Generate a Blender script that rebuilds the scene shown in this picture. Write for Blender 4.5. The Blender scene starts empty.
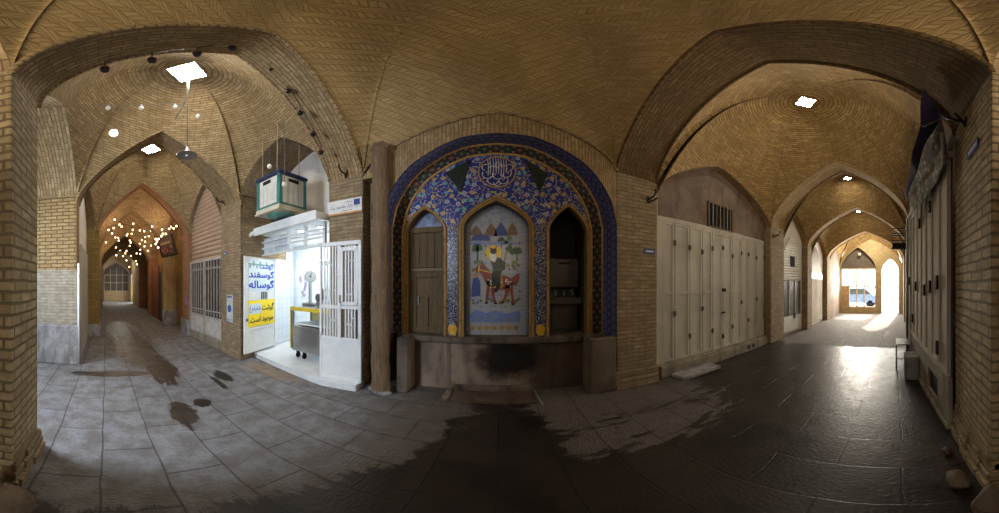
import bpy, math, random, unicodedata
from mathutils import Vector, Matrix
random.seed(7)
C = bpy.context.scene.collection
PI = math.pi
# ------------------------------------------------------------------ survey helpers
K = 0.2276; CX = 501.5; Y0 = 285.0; EYE = 1.6
def az(px): return math.radians((px - CX) * K)
def el(py): return math.radians((Y0 - py) * K)
def PL(px, py, A, B):
    """where the line of sight through a photo pixel meets the upright plane over the plan line A-B"""
    a = az(px); d = (math.sin(a), math.cos(a)); ex, ey = B[0]-A[0], B[1]-A[1]
    det = -d[0]*ey + ex*d[1]
    r = (-A[0]*ey + ex*A[1]) / det
    return Vector((r*d[0], r*d[1], EYE + r*math.tan(el(py))))
def PY(px, py, Y): return PL(px, py, (-1, Y), (1, Y))
def PX(px, py, X): return PL(px, py, (X, -1), (X, 1))
def S(r, g, b):
    f = lambda c: ((c/255+0.055)/1.055)**2.4 if c > 10 else c/255/12.92
    return (f(r), f(g), f(b), 1)
# ------------------------------------------------------------------ node helpers
def N(nt, typ, ins=None, **at):
    n = nt.nodes.new('ShaderNode' + typ)
    for k, v in at.items(): setattr(n, k, v)
    for k, v in (ins or {}).items():
        s = n.inputs[k]
        if isinstance(v, bpy.types.NodeSocket): nt.links.new(v, s)
        else: s.default_value = v
    return n
def M(nt, op, a, b=0.0, c=None, clamp=False):
    d = {0: a, 1: b}
    if c is not None: d[2] = c
    return N(nt, 'Math', d, operation=op, use_clamp=clamp).outputs[0]
def MIX(nt, f, a, b, mode='MIX'):
    n = N(nt, 'Mix', None, data_type='RGBA', blend_type=mode)
    for i, v in ((0, f), (6, a), (7, b)):
        if isinstance(v, bpy.types.NodeSocket): nt.links.new(v, n.inputs[i])
        else: n.inputs[i].default_value = v
    return n.outputs[2]
def SM(nt, v, lo, hi, a=0.0, b=1.0):
    return N(nt, 'MapRange', {0: v, 1: lo, 2: hi, 3: a, 4: b}, interpolation_type='SMOOTHSTEP').outputs[0]
def NOISE(nt, vec, scale, detail=4, rough=.55):
    return N(nt, 'TexNoise', {'Vector': vec, 'Scale': scale, 'Detail': detail, 'Roughness': rough}).outputs[0]
def newmat(name):
    m = bpy.data.materials.new(name); m.use_nodes = True
    nt = m.node_tree; bs = nt.nodes['Principled BSDF']
    return m, nt, bs
def setin(nt, bs, **kw):
    for k, v in kw.items():
        s = bs.inputs[k.replace('_', ' ')]
        if isinstance(v, bpy.types.NodeSocket): nt.links.new(v, s)
        else: s.default_value = v
def bump(nt, bs, h, strength=.4, dist=.02):
    b = N(nt, 'Bump', {'Height': h, 'Strength': strength, 'Distance': dist})
    nt.links.new(b.outputs[0], bs.inputs['Normal'])
def POS(nt): return N(nt, 'NewGeometry').outputs['Position']
def UV(nt): return N(nt, 'UVMap').outputs[0]
def SCL(nt, v, s): return N(nt, 'Mapping', {'Vector': v, 'Scale': s}).outputs[0]
def XYZ(nt, v):
    o = N(nt, 'SeparateXYZ', {0: v}).outputs
    return o[0], o[1], o[2]
MATS = {}
def plain(name, col, rough=.6, metal=0.0, var=.25, scale=6.0, bmp=.15, spec=.4, stretch=(1, 1, 1)):
    if name in MATS: return MATS[name]
    m, nt, bs = newmat(name); p = SCL(nt, POS(nt), stretch)
    n1 = NOISE(nt, p, scale, 5); n2 = NOISE(nt, p, scale*9, 3)
    f = SM(nt, M(nt, 'ADD', M(nt, 'MULTIPLY', n1, .7), M(nt, 'MULTIPLY', n2, .3)), .32, .68)
    dk = tuple(c*(1-var) for c in col[:3]) + (1,); lt = tuple(min(1, c*(1+var*.5)) for c in col[:3]) + (1,)
    setin(nt, bs, Base_Color=MIX(nt, f, dk, lt), Roughness=rough, Metallic=metal, Specular_IOR_Level=spec)
    if bmp: bump(nt, bs, n2, bmp, .01)
    MATS[name] = m; return m
def glow(name, col, strength):
    m, nt, bs = newmat(name)
    setin(nt, bs, Base_Color=col, Emission_Color=col, Emission_Strength=strength, Roughness=.4)
    return m
def brick(name, c1, c2, mort, w=.22, h=.062, dirt=.5, bstr=.7, whitewash=0.0, mortar=.0075):
    m, nt, bs = newmat(name); uv = UV(nt); p = POS(nt)
    wob = N(nt, 'TexNoise', {'Vector': p, 'Scale': 5.0, 'Detail': 2.0}).outputs['Color']
    uvd = N(nt, 'VectorMath', {0: uv, 1: N(nt, 'VectorMath', {0: N(nt, 'VectorMath', {0: wob, 1: (.5, .5, .5)}, operation='SUBTRACT').outputs[0], 'Scale': .03}, operation='SCALE').outputs[0]}, operation='ADD').outputs[0]
    b = N(nt, 'TexBrick', {'Vector': uvd, 'Color1': c1, 'Color2': c2, 'Mortar': mort, 'Scale': 1.0, 'Mortar Size': mortar, 'Mortar Smooth': .35, 'Bias': -.1, 'Brick Width': w, 'Row Height': h})
    n1 = NOISE(nt, p, 1.3, 5, .65); n2 = NOISE(nt, p, 40, 4); n3 = NOISE(nt, p, 7, 4)
    col = MIX(nt, SM(nt, n1, .35, .7, 0, dirt), b.outputs[0], tuple(c*.42 for c in c1[:3]) + (1,))
    col = MIX(nt, SM(nt, n3, .3, .75, .5, 0.0), col, tuple(c*.55 for c in c2[:3]) + (1,))
    n5 = NOISE(nt, SCL(nt, uvd, (4.5, 16, 1)), 1.0, 2)
    col = MIX(nt, SM(nt, n5, .42, .7, 0, .55), col, tuple(c*.5 for c in c2[:3]) + (1,))
    if whitewash: col = MIX(nt, SM(nt, n3, .4, .6, whitewash*.5, whitewash), col, S(176, 170, 158))
    hgt = M(nt, 'ADD', M(nt, 'MULTIPLY', M(nt, 'SUBTRACT', 1.0, b.outputs[1]), .8), M(nt, 'MULTIPLY', n2, .35))
    setin(nt, bs, Base_Color=col, Roughness=.88, Specular_IOR_Level=.25)
    bump(nt, bs, hgt, bstr, .02)
    return m
def herring(name, c1, c2, mort, band=.13, wid=.052, vee=.5):
    m, nt, bs = newmat(name); uv = UV(nt); p = POS(nt)
    u, v, _ = XYZ(nt, uv)
    wv = NOISE(nt, p, 3, 2)
    vv = M(nt, 'ADD', M(nt, 'SUBTRACT', v, M(nt, 'MULTIPLY', M(nt, 'ABSOLUTE', u), vee)), M(nt, 'MULTIPLY', wv, .12))
    row = M(nt, 'DIVIDE', vv, band); fl = M(nt, 'FLOOR', row); lv = M(nt, 'FRACT', row)
    par = M(nt, 'SUBTRACT', M(nt, 'MULTIPLY', M(nt, 'MODULO', M(nt, 'ABSOLUTE', fl), 2.0), 2.0), 1.0)
    sk = M(nt, 'ADD', u, M(nt, 'MULTIPLY', M(nt, 'MULTIPLY', lv, band*.85), par))
    t = M(nt, 'DIVIDE', sk, wid); ft = M(nt, 'FRACT', t); idx = M(nt, 'FLOOR', t)
    e1 = SM(nt, M(nt, 'ABSOLUTE', M(nt, 'SUBTRACT', ft, .5)), .34, .5)
    e2 = SM(nt, M(nt, 'ABSOLUTE', M(nt, 'SUBTRACT', lv, .5)), .41, .5)
    mo = M(nt, 'MAXIMUM', e1, e2)
    rnd = N(nt, 'TexWhiteNoise', {'Vector': N(nt, 'CombineXYZ', {0: idx, 1: fl, 2: 0.0}).outputs[0]}, noise_dimensions='3D').outputs[0]
    col = MIX(nt, rnd, c1, c2)
    n1 = NOISE(nt, p, 1.2, 5, .65); n2 = NOISE(nt, p, 40, 4)
    col = MIX(nt, SM(nt, n1, .38, .7, 0, .45), col, tuple(c*.45 for c in c1[:3]) + (1,))
    col = MIX(nt, M(nt, 'MULTIPLY', mo, .6), col, mort)
    hgt = M(nt, 'ADD', M(nt, 'MULTIPLY', M(nt, 'SUBTRACT', 1.0, mo), .8), M(nt, 'ADD', M(nt, 'MULTIPLY', n2, .3), M(nt, 'MULTIPLY', rnd, .35)))
    setin(nt, bs, Base_Color=col, Roughness=.88, Specular_IOR_Level=.25)
    bump(nt, bs, hgt, .6, .02)
    return m
def floral(name, base, vine, scale=6.8, dense=.22, vs=5.0):
    """glazed tile: scrolling vines with flower heads, in x-z of the wall"""
    m, nt, bs = newmat(name); x, y, z = XYZ(nt, POS(nt))
    p = N(nt, 'CombineXYZ', {0: x, 1: z, 2: 0.0}).outputs[0]
    vor = N(nt, 'TexVoronoi', {'Vector': p, 'Scale': scale, 'Randomness': .75}, voronoi_dimensions='2D')
    d, rc = vor.outputs['Distance'], vor.outputs['Color']
    rr, rg, rb = XYZ(nt, rc)
    nz = NOISE(nt, p, vs, 2, .5)
    ln = SM(nt, M(nt, 'ABSOLUTE', M(nt, 'SUBTRACT', M(nt, 'FRACT', M(nt, 'MULTIPLY', nz, 7.0)), .5)), .03, .1, 1, 0)
    col = MIX(nt, M(nt, 'MULTIPLY', ln, .9), base, vine)
    v2 = N(nt, 'TexVoronoi', {'Vector': p, 'Scale': scale*2.1}, voronoi_dimensions='2D')
    r2 = XYZ(nt, v2.outputs['Color'])[0]
    lf = MIX(nt, M(nt, 'GREATER_THAN', r2, .5), S(176, 150, 64), S(190, 192, 196))
    lf = MIX(nt, M(nt, 'GREATER_THAN', r2, .8), lf, S(60, 150, 150))
    col = MIX(nt, M(nt, 'LESS_THAN', v2.outputs['Distance'], .14), col, lf)
    fc = MIX(nt, M(nt, 'GREATER_THAN', rr, .4), S(205, 166, 56), S(176, 184, 196))
    fc = MIX(nt, M(nt, 'GREATER_THAN', rg, .72), fc, S(80, 170, 175))
    col = MIX(nt, M(nt, 'LESS_THAN', d, dense), col, fc)
    col = MIX(nt, M(nt, 'LESS_THAN', d, dense*.6), col, S(40, 60, 130))
    col = MIX(nt, M(nt, 'LESS_THAN', d, dense*.33), col, S(220, 190, 90))
    gx = M(nt, 'FRACT', M(nt, 'DIVIDE', x, .2)); gz = M(nt, 'FRACT', M(nt, 'DIVIDE', z, .2))
    g = M(nt, 'MAXIMUM', SM(nt, gx, .02, .0), SM(nt, gz, .02, .0))
    col = MIX(nt, M(nt, 'MULTIPLY', g, .5), col, S(40, 35, 40))
    setin(nt, bs, Base_Color=col, Roughness=.28, Specular_IOR_Level=.5)
    bump(nt, bs, M(nt, 'SUBTRACT', 1.0, g), .15, .004)
    return m
def border(name, base, a, b, c, pitch=.2, width=.17):
    """glazed border tile, rosettes repeating along the band (uv in metres)"""
    m, nt, bs = newmat(name); u, v, _ = XYZ(nt, UV(nt))
    fu = M(nt, 'SUBTRACT', M(nt, 'FRACT', M(nt, 'DIVIDE', u, pitch)), .5); fv = M(nt, 'SUBTRACT', M(nt, 'DIVIDE', v, width), .5)
    du = M(nt, 'MULTIPLY', fu, pitch/width)
    r = M(nt, 'SQRT', M(nt, 'ADD', M(nt, 'MULTIPLY', du, du), M(nt, 'MULTIPLY', fv, fv)))
    ang = M(nt, 'ARCTAN2', fv, du)
    pet = M(nt, 'MULTIPLY', r, M(nt, 'ADD', 1.0, M(nt, 'MULTIPLY', M(nt, 'SINE', M(nt, 'MULTIPLY', ang, 8.0)), .22)))
    fu2 = M(nt, 'SUBTRACT', M(nt, 'FRACT', M(nt, 'ADD', M(nt, 'DIVIDE', u, pitch), .5)), .5)
    av = M(nt, 'SUBTRACT', M(nt, 'ABSOLUTE', fv), .3)
    q = M(nt, 'SQRT', M(nt, 'ADD', M(nt, 'POWER', M(nt, 'MULTIPLY', fu2, pitch/width), 2.0), M(nt, 'MULTIPLY', av, av)))
    sw = SM(nt, M(nt, 'ABSOLUTE', M(nt, 'SUBTRACT', M(nt, 'ABSOLUTE', fv), M(nt, 'ADD', .22, M(nt, 'MULTIPLY', M(nt, 'COSINE', M(nt, 'MULTIPLY', fu, 4*PI)), .14)))), .015, .05, 1, 0)
    col = MIX(nt, M(nt, 'MULTIPLY', sw, .8), base, c)
    alt = M(nt, 'MODULO', M(nt, 'FLOOR', M(nt, 'DIVIDE', u, pitch)), 2.0)
    col = MIX(nt, M(nt, 'LESS_THAN', pet, .26), col, MIX(nt, alt, a, c))
    col = MIX(nt, M(nt, 'LESS_THAN', pet, .17), col, base)
    col = MIX(nt, M(nt, 'LESS_THAN', r, .1), col, b)
    col = MIX(nt, M(nt, 'LESS_THAN', q, .13), col, b)
    col = MIX(nt, M(nt, 'LESS_THAN', q, .06), col, a)
    setin(nt, bs, Base_Color=col, Roughness=.3, Specular_IOR_Level=.5)
    return m
def floor_mat():
    m, nt, bs = newmat('stone_paving'); p = POS(nt); x, y, z = XYZ(nt, p)
    wob = NOISE(nt, p, 1.5, 2)
    q = N(nt, 'CombineXYZ', {0: M(nt, 'ADD', y, M(nt, 'MULTIPLY', wob, .07)), 1: M(nt, 'ADD', x, M(nt, 'MULTIPLY', wob, .06)), 2: 0.0}).outputs[0]
    q2 = N(nt, 'CombineXYZ', {0: M(nt, 'ADD', x, M(nt, 'MULTIPLY', wob, .07)), 1: M(nt, 'ADD', y, M(nt, 'MULTIPLY', wob, .06)), 2: 0.0}).outputs[0]
    left = M(nt, 'LESS_THAN', x, -.62)
    def slabs(v, w, h): return N(nt, 'TexBrick', {'Vector': v, 'Color1': (.25, .25, .25, 1), 'Color2': (.75, .75, .75, 1), 'Mortar': (0, 0, 0, 1), 'Scale': 1.0, 'Mortar Size': .009, 'Mortar Smooth': .3, 'Brick Width': w, 'Row Height': h})
    b1, b2 = slabs(q, .95, .46), slabs(q2, .82, .43)
    seam = M(nt, 'ADD', M(nt, 'MULTIPLY', left, b2.outputs[1]), M(nt, 'MULTIPLY', M(nt, 'SUBTRACT', 1.0, left), b1.outputs[1]))
    tone = XYZ(nt, MIX(nt, left, b1.outputs[0], b2.outputs[0]))[0]
    chis = N(nt, 'TexVoronoi', {'Vector': SCL(nt, p, (1, .45, 1)), 'Scale': 55.0}).outputs['Distance']
    n1 = NOISE(nt, p, 1.1, 6, .6); n2 = NOISE(nt, p, 5, 5); n3 = NOISE(nt, SCL(nt, p, (.6, 2.2, 1)), 1.6, 6, .65); n4 = NOISE(nt, p, 30, 3)
    dry = MIX(nt, tone, S(108, 107, 108), S(126, 125, 126))
    dry = MIX(nt, SM(nt, n2, .35, .65, 0, .75), dry, S(92, 86, 80))
    dry = MIX(nt, SM(nt, chis, .05, .6, .4, 0), dry, S(70, 68, 66))
    n5 = NOISE(nt, SCL(nt, p, (.8, 2.4, 1)), 6.5, 5, .7)
    dry = MIX(nt, SM(nt, M(nt, 'ADD', x, M(nt, 'MULTIPLY', n1, .8)), -1.4, -.3, 0, .8), dry, MIX(nt, n5, S(70, 62, 56), S(96, 86, 78)))
    # wet zones: the middle crossing and the right passage, and the spills of the left passage
    zone = M(nt, 'MULTIPLY', SM(nt, M(nt, 'ADD', x, M(nt, 'MULTIPLY', y, -.18)), -2.0, -.7), SM(nt, x, 5.6, 7.2, 1, 0))
    edge = M(nt, 'SUBTRACT', M(nt, 'ADD', SM(nt, y, 1.2, 2.1, 0, .3), SM(nt, y, 2.4, 3.1, 0, .14)), M(nt, 'MULTIPLY', SM(nt, M(nt, 'ABSOLUTE', M(nt, 'ADD', x, .1)), .3, .75, 1, 0), .2))
    edge = M(nt, 'MULTIPLY', edge, SM(nt, x, 2.2, 3.6, 1, 0))
    wet = SM(nt, M(nt, 'SUBTRACT', M(nt, 'ADD', M(nt, 'MULTIPLY', zone, .62), M(nt, 'MULTIPLY', M(nt, 'ADD', M(nt, 'MULTIPLY', n3, .6), M(nt, 'MULTIPLY', n5, .4)), .95)), edge), .80, .87)
    def spot(cx, cy, rx, ry, k=.55):
        dx = M(nt, 'DIVIDE', M(nt, 'SUBTRACT', x, cx), rx); dy = M(nt, 'DIVIDE', M(nt, 'SUBTRACT', y, cy), ry)
        d = M(nt, 'SQRT', M(nt, 'ADD', M(nt, 'MULTIPLY', dx, dx), M(nt, 'MULTIPLY', dy, dy)))
        return SM(nt, M(nt, 'ADD', d, M(nt, 'MULTIPLY', M(nt, 'SUBTRACT', M(nt, 'ADD', M(nt, 'MULTIPLY', n2, .6), M(nt, 'MULTIPLY', n5, .4)), .5), 4.4*k)), .92, 1.08, 1, 0)
    for a in ((-2.72, .86, .36, .15), (-2.95, 1.2, .14, .12), (-4.7, 1.0, 1.0, .28), (-6.3, .7, 1.7, .5), (-9.2, .5, 1.8, .6), (-4.35, .1, .16, .75), (-3.8, 1.9, .3, .12), (-3.5, 1.7, .3, .05)):
        wet = M(nt, 'MAXIMUM', wet, spot(*a))
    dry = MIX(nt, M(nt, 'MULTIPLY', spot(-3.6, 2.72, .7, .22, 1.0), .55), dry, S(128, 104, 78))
    sil = SM(nt, n1, .45, .62)
    wcol = MIX(nt, tone, S(38, 32, 29), S(54, 46, 41))
    wcol = MIX(nt, sil, wcol, S(32, 26, 22))
    col = MIX(nt, wet, dry, wcol)
    col = MIX(nt, M(nt, 'MULTIPLY', seam, M(nt, 'ADD', .55, M(nt, 'MULTIPLY', wet, .35))), col, S(26, 23, 21))
    rough = M(nt, 'ADD', M(nt, 'MULTIPLY', M(nt, 'SUBTRACT', 1.0, wet), .38), M(nt, 'ADD', .19, M(nt, 'MULTIPLY', n2, .4)))
    setin(nt, bs, Base_Color=col, Roughness=rough, Specular_IOR_Level=.34)
    h = M(nt, 'ADD', M(nt, 'MULTIPLY', M(nt, 'SUBTRACT', 1.0, seam), .8), M(nt, 'ADD', M(nt, 'MULTIPLY', chis, M(nt, 'SUBTRACT', .95, M(nt, 'MULTIPLY', wet, .78))), M(nt, 'ADD', M(nt, 'MULTIPLY', n4, .15), M(nt, 'MULTIPLY', tone, .2))))
    bump(nt, bs, h, .6, .02)
    return m
def plaster(name, a, b, stain, scale=2.0, bmp=.4, k=.7):
    m, nt, bs = newmat(name); p = POS(nt)
    n1 = NOISE(nt, p, scale, 6, .65); n2 = NOISE(nt, SCL(nt, p, (1, 1, .25)), scale*2.2, 5, .6); n3 = NOISE(nt, p, 28, 5, .6)
    col = MIX(nt, SM(nt, n1, .35, .65), a, b)
    col = MIX(nt, SM(nt, n2, .46, .68, 0, k), col, stain)
    setin(nt, bs, Base_Color=col, Roughness=.85, Specular_IOR_Level=.25)
    bump(nt, bs, n3, bmp, .03)
    return m
def wood(name, a, b, grain=(14, 14, 1.2), rough=.75):
    m, nt, bs = newmat(name); p = POS(nt)
    n1 = NOISE(nt, SCL(nt, p, grain), 3, 6, .7); n2 = NOISE(nt, SCL(nt, p, (grain[0]*3, grain[1]*3, grain[2])), 4, 3)
    col = MIX(nt, SM(nt, n1, .3, .7), a, b); col = MIX(nt, SM(nt, n2, .55, .75, 0, .6), col, tuple(c*.35 for c in a[:3]) + (1,))
    setin(nt, bs, Base_Color=col, Roughness=rough, Specular_IOR_Level=.3)
    bump(nt, bs, M(nt, 'ADD', n1, n2), .5, .015)
    return m
def tiles(name, col, grout, w=.2, h=.25, rough=.25):
    m, nt, bs = newmat(name); uv = UV(nt)
    b = N(nt, 'TexBrick', {'Vector': uv, 'Color1': col, 'Color2': tuple(c*.95 for c in col[:3]) + (1,), 'Mortar': grout, 'Scale': 1.0, 'Mortar Size': .004, 'Brick Width': w, 'Row Height': h}, offset=0.0)
    setin(nt, bs, Base_Color=b.outputs[0], Roughness=rough)
    bump(nt, bs, M(nt, 'SUBTRACT', 1.0, b.outputs[1]), .2, .004)
    return m
def slatmat(name, a, b, pitch=.09, axis=2):
    m, nt, bs = newmat(name); c = XYZ(nt, POS(nt))[axis]
    f = M(nt, 'FRACT', M(nt, 'DIVIDE', c, pitch)); n = NOISE(nt, POS(nt), 5, 4)
    col = MIX(nt, SM(nt, f, .0, .22, 1, 0), a, b); col = MIX(nt, SM(nt, n, .4, .7, 0, .4), col, tuple(k*.6 for k in a[:3]) + (1,))
    setin(nt, bs, Base_Color=col, Roughness=.5, Specular_IOR_Level=.4)
    bump(nt, bs, M(nt, 'SINE', M(nt, 'MULTIPLY', f, PI)), .8, .02)
    return m
# ------------------------------------------------------------------ mesh builder (world coordinates)
class MB:
    def __init__(s): s.v = []; s.f = []; s.m = []; s.uv = []
    def add(s, vs, fs, mi=0, uvs=None):
        b = len(s.v); s.v += [Vector(v) for v in vs]
        for i, f in enumerate(fs):
            s.f.append([b+k for k in f]); s.m.append(mi); s.uv.append(uvs[i] if uvs else None)
        return s
    def obox(s, o, a, b, c, mi=0):
        o, a, b, c = Vector(o), Vector(a), Vector(b), Vector(c)
        vs = [o, o+a, o+a+b, o+b, o+c, o+a+c, o+a+b+c, o+b+c]
        fs = [(3, 2, 1, 0), (4, 5, 6, 7), (0, 1, 5, 4), (1, 2, 6, 5), (2, 3, 7, 6), (3, 0, 4, 7)]
        if a.cross(b).dot(c) < 0: fs = [f[::-1] for f in fs]
        return s.add(vs, fs, mi)
    def box(s, x0, x1, y0, y1, z0, z1, mi=0):
        return s.obox((x0, y0, z0), (x1-x0, 0, 0), (0, y1-y0, 0), (0, 0, z1-z0), mi)
    def prism(s, pts, ext, mi=0):
        pts = [Vector(p) for p in pts]; e = Vector(ext); n = len(pts)
        nr = Vector((0, 0, 0))
        for i in range(n): nr += pts[i].cross(pts[(i+1) % n])
        if nr.dot(e) > 0: pts = pts[::-1]
        vs = pts + [p+e for p in pts]
        fs = [tuple(range(n)), tuple(range(2*n-1, n-1, -1))] + [(i, i+n, (i+1) % n+n, (i+1) % n) for i in range(n)]
        return s.add(vs, fs, mi)
    def tube(s, pts, r, seg=8, mi=0, closed=False):
        pts = [Vector(p) for p in pts]; n = len(pts); rs = r if isinstance(r, (list, tuple)) else [r]*n
        vs = []; fs = []; ref = None
        for i, p in enumerate(pts):
            if closed: t = pts[(i+1) % n]-pts[i-1]
            else: t = pts[min(i+1, n-1)]-pts[max(i-1, 0)]
            t.normalize()
            if ref is None: ref = Vector((0, 0, 1)) if abs(t.z) < .9 else Vector((1, 0, 0))
            a = t.cross(ref).normalized(); b = a.cross(t); ref = b
            for k in range(seg):
                w = 2*PI*k/seg; vs.append(p+(a*math.cos(w)+b*math.sin(w))*rs[i])
        for i in range(n if closed else n-1):
            j = (i+1) % n
            for k in range(seg):
                l = (k+1) % seg; fs.append((i*seg+k, i*seg+l, j*seg+l, j*seg+k))
        if not closed: fs += [tuple(range(seg))[::-1], tuple(range((n-1)*seg, n*seg))]
        return s.add(vs, fs, mi)
    def lathe(s, c, prof, seg=16, mi=0, axis=(0, 0, 1)):
        c = Vector(c); R = Vector((0, 0, 1)).rotation_difference(Vector(axis)).to_matrix()
        vs = []; fs = []; n = len(prof)
        for r, z in prof:
            for k in range(seg): vs.append(c+R @ Vector((r*math.cos(2*PI*k/seg), r*math.sin(2*PI*k/seg), z)))
        for i in range(n-1):
            for k in range(seg):
                l = (k+1) % seg; fs.append((i*seg+k, i*seg+l, (i+1)*seg+l, (i+1)*seg+k))
        fs += [tuple(range(seg))[::-1], tuple(range((n-1)*seg, n*seg))]
        return s.add(vs, fs, mi)
    def ball(s, c, r, seg=12, mi=0, sq=(1, 1, 1)):
        h = seg//2; pr = [(max(.02, math.sin(PI*i/h))*r, -math.cos(PI*i/h)*r) for i in range(h+1)]
        k = len(s.v); s.lathe((0, 0, 0), pr, seg, mi)
        for i in range(k, len(s.v)): v = s.v[i]; s.v[i] = Vector((v.x*sq[0], v.y*sq[1], v.z*sq[2]))+Vector(c)
        return s
    def rock(s, c, r, sq, seed, mi=0):
        k = len(s.v); s.ball(c, r, 14, mi, sq); rd = random.Random(seed); c = Vector(c)
        ph = [(Vector((rd.uniform(-1, 1), rd.uniform(-1, 1), rd.uniform(-1, 1))).normalized(), rd.uniform(.55, .9)) for _ in range(9)]
        for i in range(k, len(s.v)):
            d = s.v[i]-c
            for n, lim in ph:
                q = Vector((d.x/sq[0], d.y/sq[1], d.z/sq[2])); t = q.dot(n)
                if t > lim*r: q -= n*(t-lim*r); d = Vector((q.x*sq[0], q.y*sq[1], q.z*sq[2]))
            s.v[i] = c+d
        return s
    def ribbon(s, P, Q, mi=0, u0=0.0):
        P = [Vector(p) for p in P]; Q = [Vector(q) for q in Q]; n = len(P); u = u0
        for i in range(n-1):
            d = ((P[i+1]+Q[i+1])/2-(P[i]+Q[i])/2).length; w0 = (P[i]-Q[i]).length; w1 = (P[i+1]-Q[i+1]).length
            s.add([P[i], P[i+1], Q[i+1], Q[i]], [(0, 1, 2, 3)], mi, [[(u, 0), (u+d, 0), (u+d, w1), (u, w0)]]); u += d
        return s
    def loft(s, rows, mi=0, flip=False):
        n = len(rows[0]); vs = [p for r in rows for p in r]; fs = []; uv = []
        V = [[Vector(p) for p in r] for r in rows]
        us = [0.0]
        for j in range(1, n): us.append(us[-1]+max((V[i][j]-V[i][j-1]).length for i in range(len(V))))
        vv = [0.0]
        for i in range(1, len(V)): vv.append(vv[-1]+(V[i][n//2]-V[i-1][n//2]).length)
        for i in range(len(rows)-1):
            for j in range(n-1):
                f = (i*n+j, i*n+j+1, (i+1)*n+j+1, (i+1)*n+j); w = [(us[j], vv[i]), (us[j+1], vv[i]), (us[j+1], vv[i+1]), (us[j], vv[i+1])]
                fs.append(f[::-1] if flip else f); uv.append(w[::-1] if flip else w)
        return s.add(vs, fs, mi, uv)
    def build(s, name, mats, parent=None, smooth=False, bevel=0.0, auto=None):
        off = Vector((0, 0, 0))
        q = parent
        while q is not None: off += Vector(q.location); q = q.parent
        org = Vector((0, 0, 0))
        if parent is None and s.v and not getattr(s, 'keep', False):
            lo = [min(v[i] for v in s.v) for i in range(3)]; hi = [max(v[i] for v in s.v) for i in range(3)]
            org = Vector(((lo[0]+hi[0])/2, (lo[1]+hi[1])/2, lo[2]))
        me = bpy.data.meshes.new(name); me.from_pydata([v-off-org for v in s.v], [], s.f)
        mats = mats if isinstance(mats, (list, tuple)) else [mats]
        for m in mats: me.materials.append(m)
        ul = me.uv_layers.new(name='UVMap')
        for i, p in enumerate(me.polygons):
            p.material_index = s.m[i]; p.use_smooth = smooth
            if s.uv[i]:
                for k, li in enumerate(p.loop_indices): ul.data[li].uv = s.uv[i][k]
            else:
                nr = p.normal
                for li in p.loop_indices:
                    c = s.v[s.f[i][li-p.loop_start]]
                    if abs(nr.z) > .75: ul.data[li].uv = (c.x, c.y)
                    else:
                        t = Vector((-nr.y, nr.x, 0)); t = t.normalized() if t.length > 1e-6 else Vector((1, 0, 0))
                        ul.data[li].uv = (c.x*t.x+c.y*t.y, c.z)
        me.update(); me.validate()
        o = bpy.data.objects.new(name, me); o.location = org; C.objects.link(o)
        if parent: o.parent = parent
        if bevel:
            b = o.modifiers.new('bevel', 'BEVEL'); b.width = bevel; b.segments = 2; b.limit_method = 'ANGLE'
        if smooth and auto: me.set_sharp_from_angle(angle=math.radians(auto))
        return o
def tag(o, label, cat, group=None):
    o['label'] = label; o['category'] = cat
    if group: o['group'] = group
    return o
def thing(name, label, cat, loc, group=None):
    o = bpy.data.objects.new(name, None); o.empty_display_size = .1; o.location = loc; C.objects.link(o)
    return tag(o, label, cat, group)
def struct(o): o['kind'] = 'structure'; return o
def copy_tree(o, loc, label):
    c = o.copy(); C.objects.link(c); c.location = loc; c['label'] = label
    for ch in o.children:
        d = ch.copy(); C.objects.link(d); d.parent = c
        for g in ch.children:
            e = g.copy(); C.objects.link(e); e.parent = d
    return c
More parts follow.
